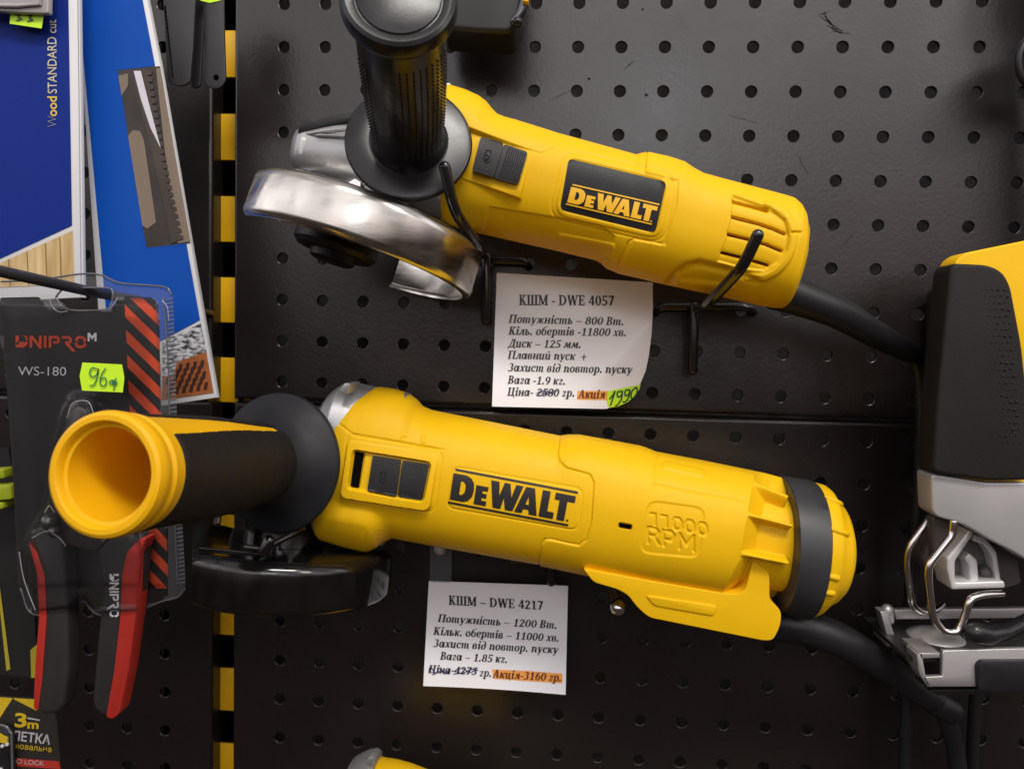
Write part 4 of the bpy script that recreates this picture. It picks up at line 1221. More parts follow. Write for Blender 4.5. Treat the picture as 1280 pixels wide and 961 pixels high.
# ------------------------------------------------------------------ price tags
PAP = mat('laminated_paper', (0.88, 0.885, 0.93), 0.42, var=0.02, vscale=30, coat=0.35, croug=0.18, bump=0.05, bscale=60)
ORG = mat('orange_marker', (0.90, 0.38, 0.09), 0.5, var=0.08, vscale=300)
LIM = mat('lime_sticker', (0.55, 0.86, 0.02), 0.5, var=0.04, vscale=60)
PEN = mat('blue_pen', (0.03, 0.03, 0.12), 0.4)
GPEN = mat('green_pen', (0.0, 0.05, 0.045), 0.4)
BRN = mat('brown_ink', (0.13, 0.028, 0.006), 0.5)


def sheet_tag(label, xl, xr, yt, yb, dfun, nx=40, ny=40):
    V = []
    for j in range(ny + 1):
        t = j / ny
        for i in range(nx + 1):
            s = i / nx
            x = (1 - s) * xl(t) + s * xr(t); y = (1 - t) * yt(s) + t * yb(s)
            V.append(W(x, y, dfun(x, y)))
    n = len(V); V = np.array(V); Bk = V + np.array([0, .0005, 0])
    w = nx + 1
    Fc = [(j * w + i, j * w + i + 1, (j + 1) * w + i + 1, (j + 1) * w + i) for j in range(ny) for i in range(nx)]
    Fc = facefront(V, Fc)
    Fb = [tuple(k + n for k in f[::-1]) for f in Fc]
    rim = [j for j in range(w)] + [j * w + nx for j in range(1, ny + 1)] + [ny * w + i for i in range(nx - 1, -1, -1)] + [j * w for j in range(ny - 1, 0, -1)]
    Fs = [(rim[k], rim[(k + 1) % len(rim)], rim[(k + 1) % len(rim)] + n, rim[k] + n) for k in range(len(rim))]
    o = put('price_tag', np.concatenate([V, Bk]), Fc + Fb + Fs, PAP, None, 60)
    return tag(o, label, 'price tag', 'laminated price tags')


def surf(dfun, eps):
    return lambda x, y: W(x, y, dfun(x, y) + eps)


def tag_text(name, lines, dfun, m, par, eps=.00025):
    """lines: (text, x, y, width px, slope, em px, italic)"""
    polys = []
    for txt, x, y, wd, slope, em, sh in lines:
        gl, adv = serif(txt, sh, 0.035, 0.015)
        kx = wd / adv
        for p in gl:
            polys.append([(x + kx * a + 0.0 * b, y - em * b + slope * kx * a) for a, b in p])
    return flat_polys(name, polys, surf(dfun, eps), m, par)


def hand(name, strokes, w, dfun, m, par, eps=.0005):
    mb = MB()
    for k, s in enumerate(strokes):
        P = catmull([np.array(q, float) for q in s], 5)
        V2, F2 = ribbon2(P, w); V = np.array([W(x, y, dfun(x, y) + eps + k * 4e-6) for x, y in V2])
        mb.add(V, facefront(V, F2))
    return mb.put(name, m, par, 0)


def sm(a, b, x):
    t = min(1, max(0, (x - a) / (b - a))); return t * t * (3 - 2 * t)


def d1(x, y):
    c = max(0.0, (x - 740) + (y - 440) * 0.9 - 40)
    return .0150 - 0.0060 * math.cos((y - 341) / 168 * 3.0) - 0.00005 * c - 0.0000008 * c * c


CUR = [(341, 816), (380, 816), (410, 814.5), (440, 811), (460, 807), (478, 800), (490, 793), (500, 783), (507, 772), (511, 757)]
t1 = sheet_tag('larger white price tag with a curled corner below the upper grinder', lambda t: 621 - 6 * t, lambda t: float(np.interp(341 + 170 * t, [a for a, _ in CUR], [b for _, b in CUR])),
               lambda s: 341 + 12 * s, lambda s: 508 + 3 * s, d1)
K1 = dict(slope=0.014, sh=0.26)
tag_text('heading', [('КШМ - DWE 4057', 649, 381.5, 119, .004, 19.5, 0.0)], d1, INK, t1)
tag_text('lettering', [('Потужність – 800 Вт.', 635.5, 403.5, 144, .022, 15.5, .26), ('Кіль. обертів -11800 хв.', 635.5, 418.5, 147, .012, 15.5, .26), ('Диск – 125 мм.', 635, 434, 91, .012, 15.5, .26),
                       ('Плавний пуск', 634.5, 448.5, 84, .018, 15.5, .26), ('+', 726, 450.5, 7, 0, 15.5, .1), ('Захист від повтор. пуску', 634.5, 464, 155, .018, 15.5, .26), ('Вага -1.9 кг.', 634.5, 479.5, 72, .02, 15.5, .26),
                       ('Ціна- 2580 гр.', 634, 494.5, 84, .016, 15.5, .26)], d1, INK, t1)
flat_polys('highlighter_patch', [[(722, 488.5), (760, 488.5), (759, 500), (721, 499.5)]], surf(d1, .00012), ORG, t1, 0, 6)
tag_text('promotion_lettering', [('Акція', 722.5, 497.5, 33, 0.01, 15.5, .26)], d1, BRN, t1, .0004)
st = flat_polys('sticker', [round_poly([(759, 489), (801, 480.5), (799, 487), (792, 496), (784, 503), (772, 508), (761, 509.5), (759, 501)], 1.5)], surf(d1, .0004), LIM, t1, 0, 3)
hand('handwriting', [[(762, 499), (766, 494), (769, 488.5), (766, 498), (763, 507)], [(777, 489), (772, 490), (772.5, 496), (777, 494), (778, 488), (777, 498), (772, 506), (769, 507)],
                     [(787, 487), (782, 488), (781.5, 494), (786, 493), (787.5, 487), (786, 496), (782, 502), (778, 502)], [(795, 484), (790, 489), (789, 496), (792, 498), (796, 492), (796.5, 486), (794.5, 483.5)]], 1.7, d1, GPEN, st, .0008)
hand('pen_strike', [[(670, 492), (676, 490), (684, 493), (691, 489), (697, 488)], [(673, 490), (682, 488), (690, 492)], [(676, 494), (686, 490), (694, 491)]], 1.0, d1, PEN, t1)


def d2(x, y):
    return .0140 - 0.0036 * math.cos((y - 726) / 142 * 2.7) + .0012 * math.sin((x - 530) / 60.0)


t2 = sheet_tag('smaller white price tag hanging below the lower grinder', lambda t: 536 - 7 * t, lambda t: 710 - 3 * t, lambda s: 726 + 6 * s, lambda s: 857 + 11 * s - 1.5 * math.sin(s * 3.14), d2)
tag_text('heading', [('КШМ – DWE 4217', 561, 755.5, 118, .055, 17.5, 0.0)], d2, INK, t2)
tag_text('lettering', [('Потужність – 1200 Вт.', 547, 777, 149, .058, 15, .26), ('Кільк. обертів – 11000 хв.', 541.5, 793, 157, .056, 15, .26), ('Захист від повтор. пуску', 541, 808, 156, .054, 15, .26),
                       ('Вага – 1.85 кг.', 550, 824, 84, .05, 15, .26), ('гр.', 599, 845, 15, .04, 15, .26), ('Ціна-4273', 535.5, 840.5, 60, .045, 15, .26)], d2, INK, t2)
flat_polys('highlighter_patch', [[(615, 836), (660, 838), (703, 841.5), (703, 853.5), (660, 851), (617, 848)]], surf(d2, .00012), ORG, t2, 0, 6)
tag_text('promotion_lettering', [('Акція-3160 гр.', 615.5, 846.5, 86, .058, 15.5, .26)], d2, BRN, t2, .0004)
hand('pen_strike', [[(536, 841), (538, 833), (545, 841), (550, 834), (556, 842), (562, 835)], [(568, 838), (578, 835), (588, 840), (597, 834)], [(567, 842), (580, 840), (590, 836), (598, 838)], [(540, 843), (550, 839), (562, 842)]], 1.1, d2, PEN, t2)

# ------------------------------------------------------------------ left side: blade packs
WHT = mat('white_card', (0.66, 0.66, 0.68), 0.5, var=0.03, vscale=30)
BL1 = mat('navy_print', (0.008, 0.026, 0.21), 0.5, var=0.08, vscale=20, spec=0.10)
BL2 = mat('blue_print', (0.004, 0.070, 0.39), 0.45, var=0.08, vscale=20, spec=0.15)
PG = 'blue saw blade packs on the left'
DP2, DP1 = .070, .086
V, Fc = prism([(88, -60), (172, -60), (200, 83), (271, 497), (203, 507), (131, 512), (100, 60)], DP2, DP2 - .004, .0004)
p2 = put('blade_pack', V, Fc, WHT, None, 30); tag(p2, 'blue blade pack with a clear window and a brick picture', 'blade pack', PG)
fm = lambda e_: (lambda x, y: W(x, y, DP2 + e_))
flat_polys('printed_panel', [[(90, -59), (167, -59), (194, 83), (147, 88), (183, 310), (233, 304.5), (250, 400), (203, 425), (139, 461), (103, 60)]], fm(.0003), BL2, p2)


def noise_print(name, c0, c1, scale, stretch, sharp=(0.4, 0.6), rough=0.5):
    m = bpy.data.materials.new(name); m.use_nodes = True
    t = m.node_tree; b = t.nodes['Principled BSDF']; b.inputs['Roughness'].default_value = rough
    co = t.nodes.new('ShaderNodeTexCoord'); mp = t.nodes.new('ShaderNodeMapping'); mp.inputs['Scale'].default_value = stretch
    n = t.nodes.new('ShaderNodeTexNoise'); n.inputs['Scale'].default_value = scale; n.inputs['Detail'].default_value = 5
    r = t.nodes.new('ShaderNodeValToRGB'); r.color_ramp.elements[0].position = sharp[0]; r.color_ramp.elements[1].position = sharp[1]
    r.color_ramp.elements[0].color = (*c0, 1); r.color_ramp.elements[1].color = (*c1, 1)
    t.links.new(co.outputs['Object'], mp.inputs[0]); t.links.new(mp.outputs[0], n.inputs['Vector']); t.links.new(n.outputs['Fac'], r.inputs[0]); t.links.new(r.outputs[0], b.inputs['Base Color'])
    return m


flat_polys('plaster_picture', [[(203, 428), (251, 404), (258, 440), (222, 452), (216, 470), (203, 470)]], fm(.0003), noise_print('plaster_print', (0.03, 0.03, 0.032), (0.62, 0.62, 0.66), 260, (1, 1, 2.2), (0.38, 0.6)), p2)
bp_ = flat_polys('brick_picture', [[(216, 470), (222, 452), (258, 440), (267, 491), (203, 500), (203, 470)]], fm(.0003), mat('brick_print', (0.34, 0.105, 0.03), 0.5, var=0.3, vscale=150), p2)
bars = []
for r_ in range(8):
    for c_ in range(7):
        x = 206 + c_ * 9.0 + (r_ % 2) * 4.5 - r_ * 1.2; y = 501 - r_ * 6.8 - c_ * 1.4
        q = [(x, y), (x + 4.4, y - .6), (x + 6.0, y - 10), (x + 1.6, y - 9.4)]
        if all(poly_d(np.array([a]), np.array([b]), [(205, 472), (223, 453), (257, 442), (266, 490), (205, 499)])[0] < 0 for a, b in q):
            bars.append(q)
flat_polys('brick_cores', bars, fm(.0006), mat('brick_bar_print', (0.05, 0.012, 0.006), 0.6), bp_)  # dark bars printed as part of the brick pattern
wn = flat_polys('window', [[(147, 88), (200, 83), (238, 304), (183, 310)]], fm(.0002), noise_print('tray_print', (0.010, 0.008, 0.007), (0.040, 0.030, 0.026), 30, (1, 1, 1)), p2)
TAN = mat('brown_card', (0.21, 0.16, 0.115), 0.6, var=0.08, vscale=80)
flat_polys('backing_card', [[(195, 86), (200, 85), (238, 302), (222, 304), (216, 262), (205, 180)], [(160, 170), (166, 163), (175, 164), (180, 176), (195, 278), (184, 286), (178, 282)], [(148, 95), (160, 92), (160, 108), (152, 120)]], fm(.0005), TAN, wn)
teeth = [(163, 88), (176, 87), (186, 120), (196, 150)]
L = []
for k in range(24):
    t = k / 23; cx_ = 185 + 40 * t ** 1.05 - 2 * math.sin(t * 3); cy_ = 92 + 206 * t
    L += [(cx_ + 4, cy_ - 3), (cx_ + 4.5, cy_ + 1.5), (cx_ - 1.5, cy_ + 2.5)]
bl = [(165, 89), (178, 88)] + L + [(214, 305), (208, 270), (198, 225), (187, 180), (178, 145), (168, 110)]
flat_polys('saw_blade', [bl], fm(.0009), mat('blade_steel', (0.055, 0.040, 0.032), 0.4, 0.2, var=0.4, vscale=60), wn)
flat_polys('blade_edge', [[(167, 89), (176, 89), (185, 125), (199, 178), (201, 186), (188, 160), (176, 124)]], fm(.0012), mat('bright_steel', (0.55, 0.56, 0.58), 0.2, 1.0, var=0.2, vscale=60), wn)
flat_polys('window_film', [[(147.5, 88.5), (199.5, 83.5), (237.5, 303.5), (183.5, 309.5)]], fm(.0016), clear_mat('window_film_clear', (0.98, 0.98, 0.98), 0.10, 0.06, 0.004), wn)

V, Fc = prism([(-60, -60), (98, -60), (104, 372), (-60, 380)], DP1, DP1 - .003, .0004)
p1 = put('blade_pack', V, Fc, WHT, None, 30); tag(p1, 'navy blade pack with upright yellow lettering and a wood picture', 'blade pack', PG)
fm1 = lambda e_: (lambda x, y: W(x, y, DP1 + e_))
flat_polys('printed_panel', [[(-60, -59), (84.5, -59), (90, 282), (1, 323), (-60, 350)]], fm1(.0003), BL1, p1)
wp = flat_polys('wood_picture', [[(-60, 358), (2, 328), (91, 288), (93, 355), (-60, 362)]], fm1(.0003), noise_print('wood_print', (0.42, 0.27, 0.10), (0.66, 0.50, 0.26), 40, (6, 1, 0.6), (0.3, 0.7)), p1)
flat_polys('board_gaps', [[(x, 357), (x + 1.2, 357), (x + 1.2 - 2, y), (x - 2, y)] for x, y in ((12, 324), (35, 314), (58, 304), (76, 296))], fm1(.0006), mat('wood_gap_print', (0.22, 0.13, 0.04), 0.6), wp)
flat_polys('edge_line', [[(96.2, -50), (97.2, -50), (102, 370), (101, 370)]], fm1(.0003), mat('grey_line', (0.30, 0.30, 0.33), 0.5), p1)


def text_on(name, txt, ox, oy, ang, em, dmap, m, par, bold=0.0, shear=0.0, width=None, sy=1.0):
    V2, F2 = font_mesh(txt, bold, shear)
    if width:
        V2 = V2 * np.array([width / (V2[:, 0].max() - V2[:, 0].min()) / em, 1.0])
    return flat_mesh(name, V2, F2, pxmap(ox, oy, ang, em, dmap, sy), m, par)


YTX = mat('yellow_print', (0.72, 0.50, 0.05), 0.5); CTX = mat('cream_print', (0.55, 0.50, 0.36), 0.5); WTX = mat('white_print', (0.72, 0.72, 0.74), 0.5)
text_on('initial', 'W', 71, 160, 90.5, 17, DP1 + .0006, mat('grey_print', (0.17, 0.18, 0.30), 0.5), p1, -0.012, 0.1, 14)
text_on('lettering', 'ood', 71, 146, 90.5, 17, DP1 + .0006, YTX, p1, .015, 0, 25)
text_on('lettering', 'STANDARD cut', 71, 117.5, 90.5, 16.5, DP1 + .0006, CTX, p1, 0.004, 0, 92)

# grey pack and small lime sticker in the top corner
V, Fc = prism(round_poly([(-50, -40), (61, -40), (60, 17), (30, 16), (-50, 12)], 3), .096, .092, .0012)
g1 = put('plastic_pouch', V, Fc, mat('grey_pouch', (0.36, 0.34, 0.34), 0.35, var=0.2, vscale=30, bump=0.5, bscale=60), None, 40); tag(g1, 'pale grey plastic pouch cut off by the top left corner', 'pouch')
put('pouch_seam', *tube([W(-40, 7, .0965), W(22, 8, .0965), W(50, 6, .0965), W(53, -30, .0965)], .0012, 8), MATS['grey_pouch'], g1, 60)
st = flat_polys('sticker', [[(13, 17), (55, 18), (52, 36), (12, 30)]], lambda x, y: W(x, y, .0925), LIM, g1)
hand('handwriting', [[(19, 19), (25, 19), (22, 22), (27, 24), (20, 26)], [(33, 20), (40, 20), (36, 23), (41, 25), (34, 27)]], 1.4, lambda x, y: .0925, GPEN, st)

# flat black blades hanging next to the post
BG = 'flat black blades in the upper left'
BLD = mat('dark_blade_steel', (0.030, 0.029, 0.031), 0.42, 0.3, var=0.2, vscale=60, bump=0.1)
for label, pts, d in (('widest flat black blade beside the blue window pack', [(200, -50), (246, -50), (241, 60), (237, 104), (226, 108), (209, 104), (206, 40)], .062),
                      ('narrow flat black blade between two wider ones', [(246, -50), (258, -50), (253, 60), (250, 108), (243, 111), (238, 108)], .050),
                      ('flat black blade with a round hole at its rounded tip', [(252, -50), (279, -50), (280, 40), (282, 100), (277, 109), (268, 112), (259, 109), (256, 100)], .056)):
    V, Fc = prism(round_poly(pts, 6, 5), d, d - .0018, .0004)
    o = put('flat_blade', V, Fc, BLD, None, 40); tag(o, label, 'blade', BG)
    if 'hole' in label:
        put('hole', *lathe([(0, 0), (.0016, 0)], W(270, 97, d + .0003), nea, (0, 0, 1), 20), DARK, o, 0)
        s_ = flat_polys('sticker', [[(249, -14), (278, -14), (276, 1), (262, 4), (250, 1)]], lambda x, y: W(x, y, d + .0004), LIM, o)
    if 'widest' in label:
        put('teeth', *prism([(206 + .6 * k, 8 + 5 * k + q) if q != 2.5 else (204.2 + .6 * k, 8 + 5 * k + q) for k in range(0, 18) for q in (0, 2.5)] + [(217, 98), (207, 6)], d, d - .0016), BLD, o, 0)

# ------------------------------------------------------------------ shears and their blister pack
DC = .108
CARD = mat('black_card', (0.014, 0.013, 0.014), 0.42, var=0.2, vscale=30, coat=0.15)
RED = mat('orange_red_print', (0.62, 0.065, 0.016), 0.45)
bk = thing('blister_pack', 'clear blister pack with black card, orange stripes and lime sticker', 'blister pack', W(120, 770, .1))
cd = put('card', *prism(round_poly([(0, 372), (48, 371), (62, 388), (137, 388.5), (149, 373), (190, 371.5), (197, 380), (201, 520), (211, 736), (26, 736)], [3, 3, 3, 3, 3, 8, 3, 3, 6, 6]), DC, DC - .0008), CARD, bk, 0)
fc_ = lambda e_: (lambda x, y: W(x, y, DC + e_))
stripes = []
for k in range(15):
    y0 = 349.5 + 31.3 * k
    xl = lambda y: 156 + (y - 380) * 0.046
    xr = lambda y: 198 + (y - 380) * 0.036
    q = [(xl(y0), y0), (xr(y0 + 42), y0 + 42 + .5), (xr(y0 + 58), y0 + 58), (xl(y0 + 16), y0 + 16)]
    ya = 372.5; yb_ = 735

    def clip(P, lim, keep_below):
        out = []
        for a in range(len(P)):
            p, n_ = P[a], P[(a + 1) % len(P)]
            ip = (p[1] >= lim) if keep_below else (p[1] <= lim); iq = (n_[1] >= lim) if keep_below else (n_[1] <= lim)
            if ip: out.append(p)
            if ip != iq:
                t = (lim - p[1]) / (n_[1] - p[1]); out.append((p[0] + t * (n_[0] - p[0]), lim))
        return out
    q = clip(q, ya, True)
    if len(q) > 2: q = clip(q, yb_, False)
    if len(q) > 2: stripes.append(q)
flat_polys('stripes', stripes, fc_(.0004), RED, cd)
# maker's lettering with stencil cuts
lg = []
x = 19.5; yb0, hh = 434.5, 14.5
def bx_(a, b, c, d): return [(a, c), (b, c), (b, d), (a, d)]
DN = [
    [[(0, 0), (10, 0), (15, 4), (15, 7), (4, 7), (4, 3.2), (0, 3.2)], [(0, 14.5), (9, 14.5), (12.5, 12), (12.5, 8.4), (15, 8.4), (15, 11), (13, 14.5)], [(0, 5), (4, 8.2), (4, 14.5), (0, 14.5)]],
    [[(17, 0), (20.6, 0), (20.6, 14.5), (17, 14.5)], [(17, 14.5), (21, 14.5), (32, 1), (32, -1), (29, -1)], [(28.4, 5), (32, 2), (32, 14.5), (28.4, 14.5)]],
    [[(34.5, 0), (38, 0), (38, 14.5), (34.5, 14.5)]],
    [[(40.5, 0), (44, 0), (44, 14.5), (40.5, 14.5)], [(44, 14.5), (52, 14.5), (54.5, 11.5), (54.5, 7), (51, 5), (46, 5), (46, 8), (51, 8), (51, 11.3), (44, 11.3)]],
    [[(56.5, 14.5), (66, 14.5), (69, 11.5), (69, 7), (66, 5), (74, -4.5), (69.5, -4.5), (60.5, 5.2), (60.5, 8), (65.4, 8), (65.4, 11.3), (56.5, 11.3)]],
    [[(73, 3), (76, 0), (83, 0), (86.5, 3), (86.5, 6), (83, 6), (83, 3.2), (76.5, 3.2), (76.5, 5), (73, 8)], [(73, 11.5), (76, 14.5), (83, 14.5), (86.5, 11.5), (86.5, 7.6), (83, 7.6), (83, 11.3), (76.5, 11.3), (76.5, 7), (73, 10)]],
]
for g in DN:
    lg += g
LOGO_P = lg


def dmap(ox, oy, s, ang, d):
    ca, sa = math.cos(R(ang)), math.sin(R(ang))
    return lambda a, b: W(ox + s * (a * ca - b * sa), oy - s * (a * sa + b * ca), d)


flat_polys('lettering', lg, dmap(19.5, 434.3, 1.02, -0.5, DC + .0004), RED, cd)
flat_polys('lettering', [[(0, 0), (2.6, 0), (2.6, 6), (5.6, 2), (8.6, 6), (8.6, 0), (11.2, 0), (11.2, 10.5), (8.6, 10.5), (5.6, 6.2), (2.6, 10.5), (0, 10.5)]], dmap(109.5, 426.5, 1, -0.5, DC + .0004), WTX, cd)
text_on('lettering', 'WS-180', 22.5, 469, -0.5, 16.0, DC + .0004, WTX, cd, -0.004, 0, 60)
st = flat_polys('sticker', [[(103, 453), (152.5, 455.5), (155.5, 472), (153.5, 490.5), (102.5, 488), (99.5, 470)]], fc_(.0152), LIM, bk)
hand('handwriting', [[(122, 461), (115, 460), (112, 466), (115, 471), (121, 468), (123, 461), (121, 473), (117, 481), (112, 482)], [(132, 460), (127, 468), (125, 478), (129, 483), (133, 478), (131, 472), (126, 474)],
                     [(137, 476), (138, 481)], [(137, 477), (141, 475), (140, 481)], [(143, 476), (146, 479), (142, 481), (143, 475)], [(145, 472), (142, 488)]], 1.6, lambda x, y: DC + .0156, mat('green_marker', (0.02, 0.16, 0.06), 0.5), st)

BLI = clear_mat('blister_clear', (0.96, 0.965, 0.975), 0.20, 0.09, 0.009)
outl = round_poly([(-30, 353), (50, 348), (100, 341), (128, 343), (150, 353), (205, 357), (216, 366), (221, 520), (232, 725), (231, 738), (222, 747), (202, 752), (170, 765), (147, 769), (121, 768), (103, 751), (88, 765), (41, 768), (23, 735), (22, 715), (10, 480), (-8, 380)], 6, 4)
bulge = [(82, 520), (92, 500), (112, 500), (120, 520), (140, 590), (176, 680), (172, 764), (122, 766), (104, 742), (88, 760), (44, 764), (30, 690), (58, 640), (70, 570)]


def blis_h(x, y):
    s = poly_d(np.array([x]), np.array([y]), bulge)[0]
    t = min(1, max(0, (8 - s) / 12)); t = t * t * (3 - 2 * t)
    s2 = poly_d(np.array([x]), np.array([y]), [(2, 378), (192, 378), (206, 730), (26, 730)])[0]
    t2_ = min(1, max(0, (4 - s2) / 8)); t2_ = t2_ * t2_ * (3 - 2 * t2_)
    return DC + .002 + .002 * t2_ + .0145 * t


slot = [(76, 365), (82, 361), (134, 360), (140, 366), (138, 384), (128, 387), (88, 387), (70, 372)]
V2, F2 = poly2([outl, round_poly(slot, 5, 4)]); V2, F2 = cut2(np.array(V2), F2, 5.0)
P = np.array([W(x, y, blis_h(x, y)) for x, y in V2])
Fb_ = facefront(P, F2)
ct_ = np.array([V2[list(f)].mean(0) for f in Fb_])
in_ = poly_d(ct_[:, 0], ct_[:, 1], [(0, 372), (48, 371), (62, 388), (137, 388.5), (149, 373), (190, 371.5), (197, 380), (201, 520), (211, 736), (205, 752), (20, 768), (20, 736)]) < 0
put('blister', P, Fb_, BLI, bk, 60, [clear_mat('blister_margin', (0.90, 0.91, 0.93), 0.34, 0.14, 0.055)], np.where(in_, 0, 1))
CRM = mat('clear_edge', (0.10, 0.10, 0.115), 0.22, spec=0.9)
mb = MB()
edge = [(216, 372), (219, 450), (221, 520), (226, 620), (231.5, 722)]
ye = np.arange(374, 730, 5.2)
xe = np.interp(ye, [p[1] for p in edge], [p[0] for p in edge])
for x_, y_ in zip(xe, ye):
    mb.add(*tube([W(x_ - 8, y_ + 1.5, DC + .0022), W(x_ - 0.5, y_, DC + .0022)], .00038, 6))
mb.put('crimped_edge', CRM, bk, 60)
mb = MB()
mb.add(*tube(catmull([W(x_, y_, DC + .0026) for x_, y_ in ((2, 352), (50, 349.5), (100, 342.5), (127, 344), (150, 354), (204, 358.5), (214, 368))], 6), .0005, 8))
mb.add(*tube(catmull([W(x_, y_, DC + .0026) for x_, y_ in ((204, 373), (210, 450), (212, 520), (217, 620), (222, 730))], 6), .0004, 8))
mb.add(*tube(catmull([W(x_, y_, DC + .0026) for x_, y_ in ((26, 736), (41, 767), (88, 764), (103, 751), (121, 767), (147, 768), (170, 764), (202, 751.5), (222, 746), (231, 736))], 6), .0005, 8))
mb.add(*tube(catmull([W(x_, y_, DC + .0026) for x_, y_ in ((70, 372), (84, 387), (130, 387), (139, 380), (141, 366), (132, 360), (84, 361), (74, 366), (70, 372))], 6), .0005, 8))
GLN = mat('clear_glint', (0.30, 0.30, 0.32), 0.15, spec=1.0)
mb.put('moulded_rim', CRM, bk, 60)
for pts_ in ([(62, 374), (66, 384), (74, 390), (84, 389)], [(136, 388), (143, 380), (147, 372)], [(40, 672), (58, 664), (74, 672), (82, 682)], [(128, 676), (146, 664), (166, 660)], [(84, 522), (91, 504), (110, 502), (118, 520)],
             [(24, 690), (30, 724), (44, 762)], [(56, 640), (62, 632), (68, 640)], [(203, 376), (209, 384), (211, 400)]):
    put('painted_glint', *tube(catmull([W(x_, y_, DC + .004 + .013 * (y_ > 480)) for x_, y_ in pts_], 6), .00024, 8), GLN, bk, 60)  # thin pale tubes imitate glints of light along the blister's edges

ps = thing('pruning_shears', 'pruning shears with black and red handles under the blister', 'pruning shears', W(110, 895, .1))
HBK = mat('handle_black', (0.018, 0.0155, 0.0155), 0.62, var=0.2, vscale=60, bump=0.2)
HRD = mat('handle_red', (0.42, 0.022, 0.012), 0.55, var=0.1, vscale=60)
V, Fc = prism(round_poly([(34, 664), (60, 655), (78, 675), (84, 760), (85, 845), (78, 885), (68, 893), (50, 893), (46, 880), (50, 780), (52, 720), (44, 690)], 7), DC + .013, DC + .002, .004, 3)
hL = put('handle', V, Fc, HBK, ps, 50)
V, Fc = prism(round_poly([(35, 676), (46, 690), (56, 720), (58, 770), (52, 850), (47, 888), (42, 885), (44, 830), (49, 770), (46, 715)], 4), DC + .0135, DC + .004, .0012)
put('grip_inlay', V, Fc, HRD, hL, 50)
V, Fc = prism(round_poly([(118, 690), (140, 668), (166, 664), (180, 672), (174, 740), (160, 830), (150, 890), (138, 899), (120, 893), (113, 880), (120, 800), (126, 740)], 8), DC + .0125, DC + .002, .004, 3)
hR = put('handle', V, Fc, HBK, ps, 50)
V, Fc = prism(round_poly([(158, 690), (176, 672), (183, 672), (176, 690), (171, 760), (160, 840), (149, 892), (140, 899), (132, 896), (142, 840), (150, 770), (152, 720)], 5), DC + .0135, DC + .004, .0016)
put('grip_inlay', V, Fc, HRD, hR, 50)
gmap = lambda a, b: W(137 + b * 0.80, 717 + a * 0.62, DC + .0130)
flat_polys('lettering', [[(a, b) for a, b in g] for g in LOGO_P], gmap, WTX, hR)
STB = mat('shear_steel', (0.10, 0.095, 0.09), 0.30, 0.8, var=0.2, vscale=60)
V, Fc = prism(round_poly([(48, 655), (66, 600), (84, 520), (96, 506), (108, 512), (112, 560), (104, 640), (140, 668), (120, 690), (80, 680)], 8), DC + .010, DC + .004, .001)
put('blade', V, Fc, STB, ps, 40)
mb = MB(); mb.add(*tube([W(62, 652, DC + .008), W(62, 652, DC + .013)], .0042, 18)); mb.add(*tube([W(67, 664, DC + .008), W(67, 664, DC + .0145)], .003, 18)); mb.put('pivot_bolt', STB, ps, 60)

hk = thing('display_hook', 'long black wire hook carrying the blister pack', 'hook', W(125, 366, .0))
V, Fc = tube([W(-40, 329, .158), W(0, 339, .142), W(118, 366, .104), W(230, 388, .055), W(330, 408, .0)], .0027, 14)
V, Fc = tube([W(-40, 330, .165), W(120, 366, .100), W(215, 383, .045), W(262, 392, .0)], .0028, 14)
put('prong', V, Fc, mat('grey_black_wire', (0.022, 0.023, 0.03), 0.3), hk, 60)

# tape measure card, dark pack with yellow edge, lime tool
DT = .092
V, Fc = prism(round_poly([(-40, 868), (44, 873), (66, 880), (71, 900), (79, 1000), (-40, 1000)], [0, 2, 8, 8, 0, 0]), DT, DT - .0012, 0)
tp = put('tape_measure_pack', V, Fc, mat('olive_black_card', (0.022, 0.020, 0.016), 0.5, var=0.2, vscale=30), None, 0); tag(tp, 'black and yellow tape measure card reading 3m in the bottom left', 'tape measure')
ft_ = lambda e_: (lambda x, y: W(x, y, DT + e_))
YC = mat('yellow_card_print', (0.55, 0.38, 0.015), 0.5)
flat_polys('yellow_corner', [[(-40, 868), (16, 872), (-1, 898), (-40, 950)], [(17, 872), (43, 873.5), (46, 888), (17.5, 873.5)]], ft_(.0004), YC, tp)
text_on('lettering', '3', 17, 907.5, -2, 24, DT + .0005, YC, tp, .03, 0, 15)
text_on('lettering', 'm', 33.5, 909.5, -3, 15, DT + .0005, YC, tp, .03, 0, 14)
text_on('lettering', 'ЛЕТКА', 14.5, 924, -7, 16, DT + .0005, mat('dim_white_print', (0.45, 0.43, 0.45), 0.5), tp, .025, 0, 48)
text_on('lettering', 'рювальна', 15.5, 934.5, -6, 10, DT + .0005, YC, tp, .006, 0, 48)
flat_polys('red_band', [[(-40, 940), (10, 946), (74, 951), (75.5, 960.5), (12, 956.5), (-40, 951)]], ft_(.0004), mat('red_card_print', (0.42, 0.03, 0.02), 0.5), tp)
text_on('lettering', 'AUTO LOCK', 2, 952, -5, 8.5, DT + .0008, MATS['dim_white_print'], tp, 0, 0, 53)
flat_polys('caption_line', [[(35, 896), (50, 899), (50, 900.5), (34, 898)]], ft_(.0005), MATS['dim_white_print'], tp)
tm = put('tape_case', *prism(round_poly([(-40, 906), (4, 908), (13, 918), (15, 1000), (-40, 1000)], [0, 8, 8, 0, 0]), DT + .006, DT, .003), BLK, tp, 50)
put('case_stripe', *prism([(-40, 912), (-4, 914), (9, 922), (9, 929), (-40, 922)], DT + .0065, DT + .005, 0), YC, tm, 0)
mb = MB()
for x_, y_ in ((3, 932), (9, 930), (1, 961)):
    mb.add(*tube([W(x_, y_, DT + .006), W(x_, y_, DT + .0068)], .0011, 12))
